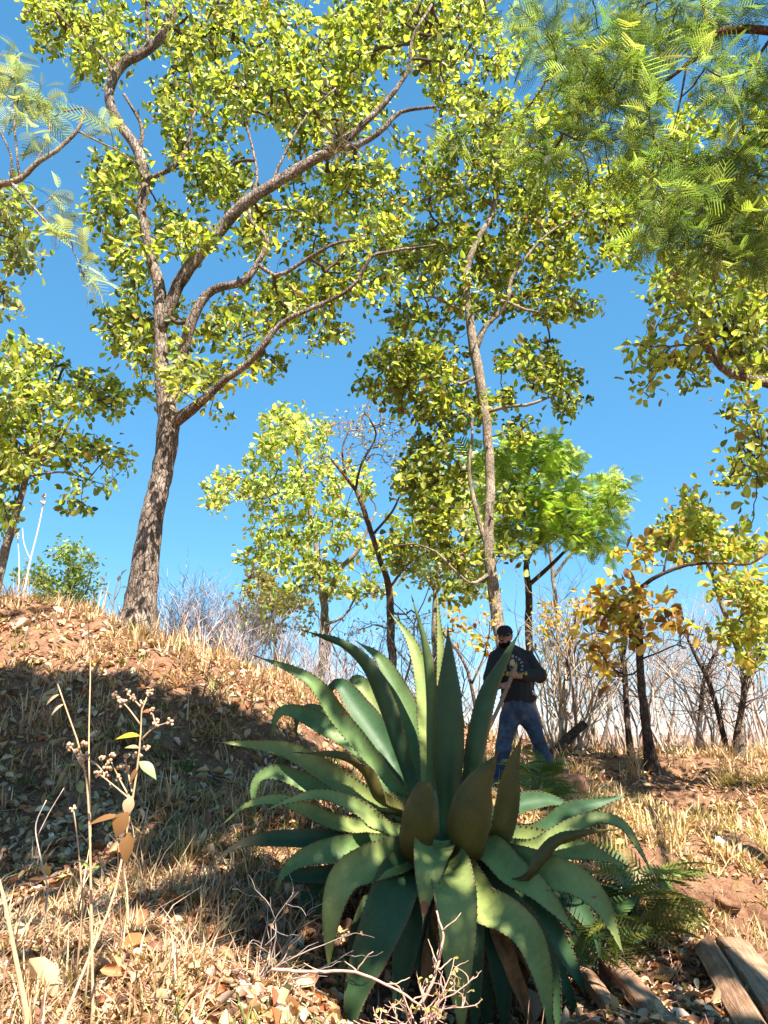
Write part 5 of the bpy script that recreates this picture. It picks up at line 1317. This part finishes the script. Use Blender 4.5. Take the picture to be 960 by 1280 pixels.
weed('dry_weed', 'tall dry weed with seed heads, a yellow leaf and drooping brown leaves', [(70, 1300, 2.75), (110, 1200, 2.85), (142, 1120, 2.9), (158, 1040, 2.95), (168, 985, 2.95), (175, 930, 2.95), (178, 880, 2.95), (186, 866, 2.95)],
     [[(164, 1000, 2.96), (150, 975, 3.0), (138, 950, 3.0)], [(164, 1000, 2.96), (140, 980, 3.0), (122, 966, 3.0)], [(165, 990, 2.96), (160, 965, 3.0), (156, 946, 3.0)], [(176, 925, 2.95), (192, 910, 2.93), (210, 903, 2.9)], [(175, 905, 2.95), (160, 885, 2.95), (145, 870, 2.95)], [(177, 885, 2.95), (165, 872, 2.95), (158, 866, 2.95)], [(195, 908, 2.93), (192, 897, 2.93), (190, 888, 2.93)]],
     [(175, 920, 2.95, .085, .03, -1, .1, YL), (174, 952, 2.95, .09, .045, .8, -.45, GN), (178, 890, 2.95, .04, .025, .5, .1, RD), (165, 995, 2.95, .07, .045, -.2, -.9, (.5, .36, .22)), (160, 1015, 2.93, .09, .07, -.4, -.8, BR), (160, 1040, 2.93, .10, .05, .05, -1, BR), (150, 1020, 2.93, .11, .03, -1, -.05, BR), (174, 958, 2.95, .07, .02, -.5, -.8, BR), (174, 935, 2.95, .05, .02, -.8, .2, (.4, .36, .15))],
     [(212, 902, 2.9, 1), (197, 903, 2.92, 1.1), (190, 887, 2.93, .9), (144, 870, 2.95, 1.1), (152, 877, 2.95, 1), (160, 866, 2.95, .9), (166, 872, 2.95, 1), (186, 866, 2.95, 1), (176, 880, 2.95, .9), (183, 936, 2.95, .9), (170, 946, 2.97, 1.1), (158, 946, 3.0, 1.1), (150, 958, 3.0, 1.2), (142, 944, 3.0, 1.1), (136, 956, 3.0, 1.2), (128, 948, 3.0, 1), (147, 972, 3.0, 1), (160, 962, 3.0, 1), (122, 966, 3.0, 1.1)])
weed('dry_weed', 'leaning dry weed with clustered seed heads in front of the shaded bank', [(116, 1260, 3.1), (114, 1140, 3.1), (112, 1040, 3.1), (108, 975, 3.1), (98, 930, 3.1), (84, 890, 3.1), (72, 855, 3.1)],
     [[(108, 965, 3.1), (98, 950, 3.1), (90, 935, 3.1)], [(112, 950, 3.1), (125, 960, 3.08), (140, 985, 3.05)]], [(74, 868, 3.1, .06, .02, -.8, -.5, (.5, .34, .2)), (80, 880, 3.1, .06, .018, -.9, -.6, (.55, .4, .26))],
     [(86, 933, 3.1, 1.2), (96, 938, 3.1, 1.2), (106, 930, 3.1, 1.2), (100, 948, 3.1, 1.2), (107, 944, 3.1, 1.1), (132, 970, 3.06, .9)])
weed('dry_stalk', 'single straight thin straw stalk rising past the weeds on the left', [(113, 1180, 3.2), (113, 1040, 3.2), (111, 930, 3.2), (113, 830, 3.2), (110, 780, 3.2)], [], [(112, 1085, 3.2, .05, .016, -.6, .6, (.2, .26, .06)), (112, 1090, 3.2, .06, .016, .8, .6, (.2, .26, .06))], [], (.60, .44, .25), .0045)
weed('dry_stalk', 'short snapped dry stalk with a single bud between the weeds', [(104, 1130, 3.3), (98, 1060, 3.3), (92, 1012, 3.3)], [], [], [(91, 1010, 3.3, 1)], (.5, .33, .2), .005)
weed('dry_stalk', 'thick dry stalk leaning apart from the tall straw stalk', [(34, 1270, 2.8), (18, 1190, 2.8), (4, 1120, 2.8), (-8, 1080, 2.8)], [], [], [], (.55, .4, .2), .010)
weed('dry_stalk', 'curved pale dead stem on the left bank', [(60, 1110, 3.9), (48, 1060, 3.9), (45, 1030, 3.9), (58, 1000, 3.9)], [[(47, 1045, 3.9), (62, 1015, 3.9), (80, 985, 3.9)]], [], [], (.5, .38, .32), .005)
weed('dry_stalk', 'tall white dry stalk with feathery top on the crest below the rounded oak', [(28, 750, 10.2), (38, 700, 10.2), (48, 660, 10.2), (56, 620, 10.2)], [[(38, 700, 10.2), (30, 680, 10.2), (28, 660, 10.2)]], [], [(56, 620, 10.2, 3), (55, 628, 10.2, 3)], (.66, .58, .52), .016)
weed('dry_stalk', 'thin pale stalk standing next to the feathery topped one', [(22, 755, 10.1), (24, 710, 10.1), (22, 670, 10.1)], [], [], [(22, 668, 10.1, 2)], (.62, .53, .46), .012)
weed('dark_weed', 'dark leafy weed on the crest just left of the big oak trunk', [(140, 790, 9.6), (142, 755, 9.6), (147, 725, 9.6)], [[(142, 760, 9.6), (134, 740, 9.6), (131, 725, 9.6)], [(143, 750, 9.6), (150, 735, 9.6), (151, 718, 9.6)]],
     [(131, 728, 9.6, .12, .05, -.3, .6, (.09, .09, .10)), (133, 738, 9.6, .12, .05, -.9, .3, (.09, .09, .10)), (147, 728, 9.6, .12, .05, .3, 1, (.09, .09, .10)), (151, 720, 9.6, .12, .05, .5, .8, (.09, .09, .10)), (150, 735, 9.6, .12, .05, .9, .2, (.09, .09, .10)), (141, 745, 9.6, .12, .05, -.8, .4, (.09, .09, .10))], [], (.2, .15, .13), .012)
# grey twiggy brush left of the agave
def brush(name, label, base, n, L, col, r, tip=None, leaf=None, seed=1):
    g = np.random.default_rng(seed); b = P(*base); gz = float(ground_z(b[0], b[1])); b[2] = min(b[2], gz + .25)
    root = empty(name, (b[0], b[1], min(gz, b[2])), label, 'twig'); paths, rads = [], []
    for k in range(n):
        d = nrm(g.standard_normal(3) * [1, .6, .5] + np.array(tip or [0, 0, .8])); p = b.copy() + g.standard_normal(3) * .02; pts = [p]
        for i in range(7): d = nrm(d + g.standard_normal(3) * .22); pts.append(pts[-1] + d * L * g.uniform(.6, 1.2) / 7)
        paths.append(pts); rads.append(np.linspace(r, r * .4, 8))
        for q in range(4):
            i = g.integers(2, 7); d2 = nrm(d + nrm(g.standard_normal(3)) * 1.0); pp = [pts[i]]
            for s in range(7): d2 = nrm(d2 + g.standard_normal(3) * .25); pp.append(pp[-1] + d2 * L * .45 * g.uniform(.5, 1) / 7)
            paths.append(pp); rads.append(np.linspace(r * .6, r * .25, 8))
    paths = np.array(paths)
    mb = MB(); many_tubes(mb, paths, np.array(rads), 5, col); mb.build('stem', M['stem'], root)
    if leaf:
        mb = MB(); m_ = leaf[0]; pi = paths[g.integers(0, len(paths), m_), g.integers(3, 8, m_)]
        leaf_cloud(mb, pi, g.standard_normal((m_, 3)), np.full(m_, leaf[1]), np.full(m_, leaf[1] * .6), pick(leaf[2], m_)); mb.build('leaves', M['herb'], root)
    return root
brush('dead_twig', 'tangled pinkish dead twigs with tiny leaves at the foot of the agave', (530, 1290, 3.7), 16, .30, (.50, .30, .23), .0045, (-.1, -.1, .75), (90, .022, [(.4, .36, .08, 3), (.5, .4, .15, 2)]), 3)
brush('dead_twig', 'grey dead twigs standing left of the agave\'s hanging leaves', (322, 1235, 4.1), 9, .55, (.36, .28, .24), .004, (.4, 0, 1.0), (16, .04, [(.45, .25, .12, 1)]), 5)
brush('dead_twig', 'small dead twigs in the shade below the left agave leaves', (300, 1150, 4.6), 8, .40, (.26, .19, .15), .004, (.1, 0, .9), None, 6)
brush('dead_twig', 'bristly brown twigs on the crest behind the agave\'s left tips', (255, 880, 6.9), 9, .5, (.22, .14, .10), .005, (.2, 0, .9), None, 8)
for lab, pts, seed in (('long pinkish dead branch lying across below the agave', [(340, 1212, 3.7), (395, 1215, 3.68), (440, 1216, 3.66), (470, 1226, 3.65), (500, 1240, 3.64), (530, 1262, 3.64)], 1), ('thin pink dead shoot rising before the hanging agave leaf', [(520, 1262, 3.7), (536, 1232, 3.7), (548, 1200, 3.7), (552, 1165, 3.72), (548, 1138, 3.74)], 2)):
    c = line(pts, 22); c += np.cumsum(rng.standard_normal((22, 3)) * .0025, 0); root = empty('dead_branch', c[0], lab, 'branch')
    mb = MB(); tube(mb, c, np.linspace(.008, .004, 22), 7, (.52, .31, .24), .1); mb.build('stem', M['stem'], root)
    for k in range(6):
        i = rng.integers(6, 20); d = nrm(rng.standard_normal(3) * [1, .5, .6] + [0, 0, .5]); q = np.array([c[i] + d * s * .11 + rng.standard_normal(3) * .004 for s in np.linspace(0, 1, 6)])
        mb = MB(); tube(mb, q, np.linspace(.004, .0015, 6), 5, (.52, .33, .25)); mb.build('twig', M['stem'], root)
# ferny green plants right of the agave
FERN = feather_template(11, .34, .06, .55)
def fern(label, base, n, L, seed, pal, tilt=.6, aim=(0, 0, 0)):
    g = np.random.default_rng(seed); b = P(*base); gz = float(ground_z(b[0], b[1])); b = np.array([b[0], b[1], gz])
    root = empty('fern_plant', b, label, 'fern')
    for k in range(n):
        a = g.uniform(0, 6.28); d = nrm(np.array([math.cos(a), math.sin(a), g.uniform(.2, 1.1) * tilt + .2]) + np.array(aim)); h = g.uniform(0, .35)
        mb = MB(); p = b + np.array([0, 0, h]) + d * .06
        feather_cloud(mb, p[None], d[None], [L * g.uniform(.7, 1.15)], pick(pal, 1), FERN)
        if h > .02: tube(mb, np.array([b - [0, 0, .02], b + [0, 0, h * .6], p]), np.array([.004, .003, .002]), 4, (.12, .13, .05))
        mb.build('frond', M['herb'], root)
FG = [(.07, .12, .035, 3), (.11, .17, .04, 3), (.20, .22, .05, 2)]; FY = [(.26, .23, .06, 3), (.16, .18, .05, 3), (.34, .26, .09, 2)]
fern('green ferny plant in the shade under the right agave leaves', (748, 1185, 5.05), 26, .30, 1, FG, .8, (.1, -.3, .1))
fern('dark ferny plant higher up beside the right agave tips', (790, 1110, 5.75), 24, .36, 2, FG, .8, (.1, -.3, 0))
fern('yellowing ferny plant beside the bare red earth', (795, 1165, 5.5), 22, .30, 3, FY, .6, (.2, -.4, -.1))
fern('fresh green leafy plant at the man\'s feet behind the agave', (672, 1016, 7.1), 30, .26, 4, FG, .8)
fern('small green leafy plant beside the boulder', (690, 1002, 7.9), 20, .2, 5, FG, .8)
fern('olive leafy plant growing right of the agave among red earth', (815, 1130, 6.2), 20, .34, 6, FY, .7, (.1, -.4, 0))
# grass tussock hanging over the hollow
def tussock(label, base, n, L, pal, seed, out=(0, -.5, .4)):
    g = np.random.default_rng(seed); b = P(*base); b[2] = float(ground_z(b[0], b[1]))
    mb = MB()
    for k in range(n):
        d = nrm(g.standard_normal(3) * .5 + np.array(out)); blade(mb, b + g.standard_normal(3) * [.09, .06, .01], d, L * g.uniform(.5, 1.2), .007, pick(pal, 1)[0], (0, 0.2, 1.), .6)
    tag(mb.build('grass_tussock', M['grass'], loc=b), label, 'grass')
tussock('dry yellow grass tussock drooping over the earth hollow', (825, 1165, 5.7), 120, .30, STRAW, 1)
tussock('straw tussock just above the end of the split beam', (885, 1172, 5.6), 90, .18, STRAW, 2, (0, -.2, .7))
tussock('greenish tussock on the far right slope beneath the bare trees', (905, 960, 9.6), 130, .28, YGRASS, 3, (0, -.1, .9))
tussock('yellow tussock beneath the crooked dark bare tree', (945, 955, 9.4), 130, .3, YGRASS, 4, (0, -.1, .9))
tussock('dull tussock at the foot of the big oak trunk', (182, 792, 8.75), 70, .28, GGRASS + STRAW, 5, (0, -.1, .9))
tussock('ragged dark tussock hanging on the shaded bank', (270, 905, 6.8), 120, .35, STRAW, 6, (0, -.4, .4))
# air plants in the branches
def airplant(label, base, n, L, col, seed):
    g = np.random.default_rng(seed); b = P(*base); root = empty('air_plant', b, label, 'air plant')
    for k in range(n):
        d = nrm(g.standard_normal(3) + [0, -.2, .45]); mb = MB(); blade(mb, b + d * .01, d, L * g.uniform(.6, 1.2), .028, np.array(col) * g.uniform(.7, 1.3), nrm(g.standard_normal(3)), .35); mb.build('leaf', M['herb'], root)
airplant('spiky air plant growing on the big oak\'s long limb', (424, 172, 8.55), 46, .30, (.12, .10, .06), 1)
airplant('shaggy air plant hanging under the bend of the big oak\'s long limb', (418, 192, 8.5), 36, .26, (.14, .10, .06), 4)
airplant('dark bushy air plant on the overhanging right oak branch', (908, 415, 7.2), 60, .20, (.035, .028, .02), 2)
airplant('pale reddish air plant beside the dark one on the right oak', (885, 428, 7.2), 34, .20, (.24, .14, .09), 3)
airplant('brown air plant at the tip of the overhanging right oak limb', (850, 352, 7.2), 44, .18, (.14, .06, .03), 5)
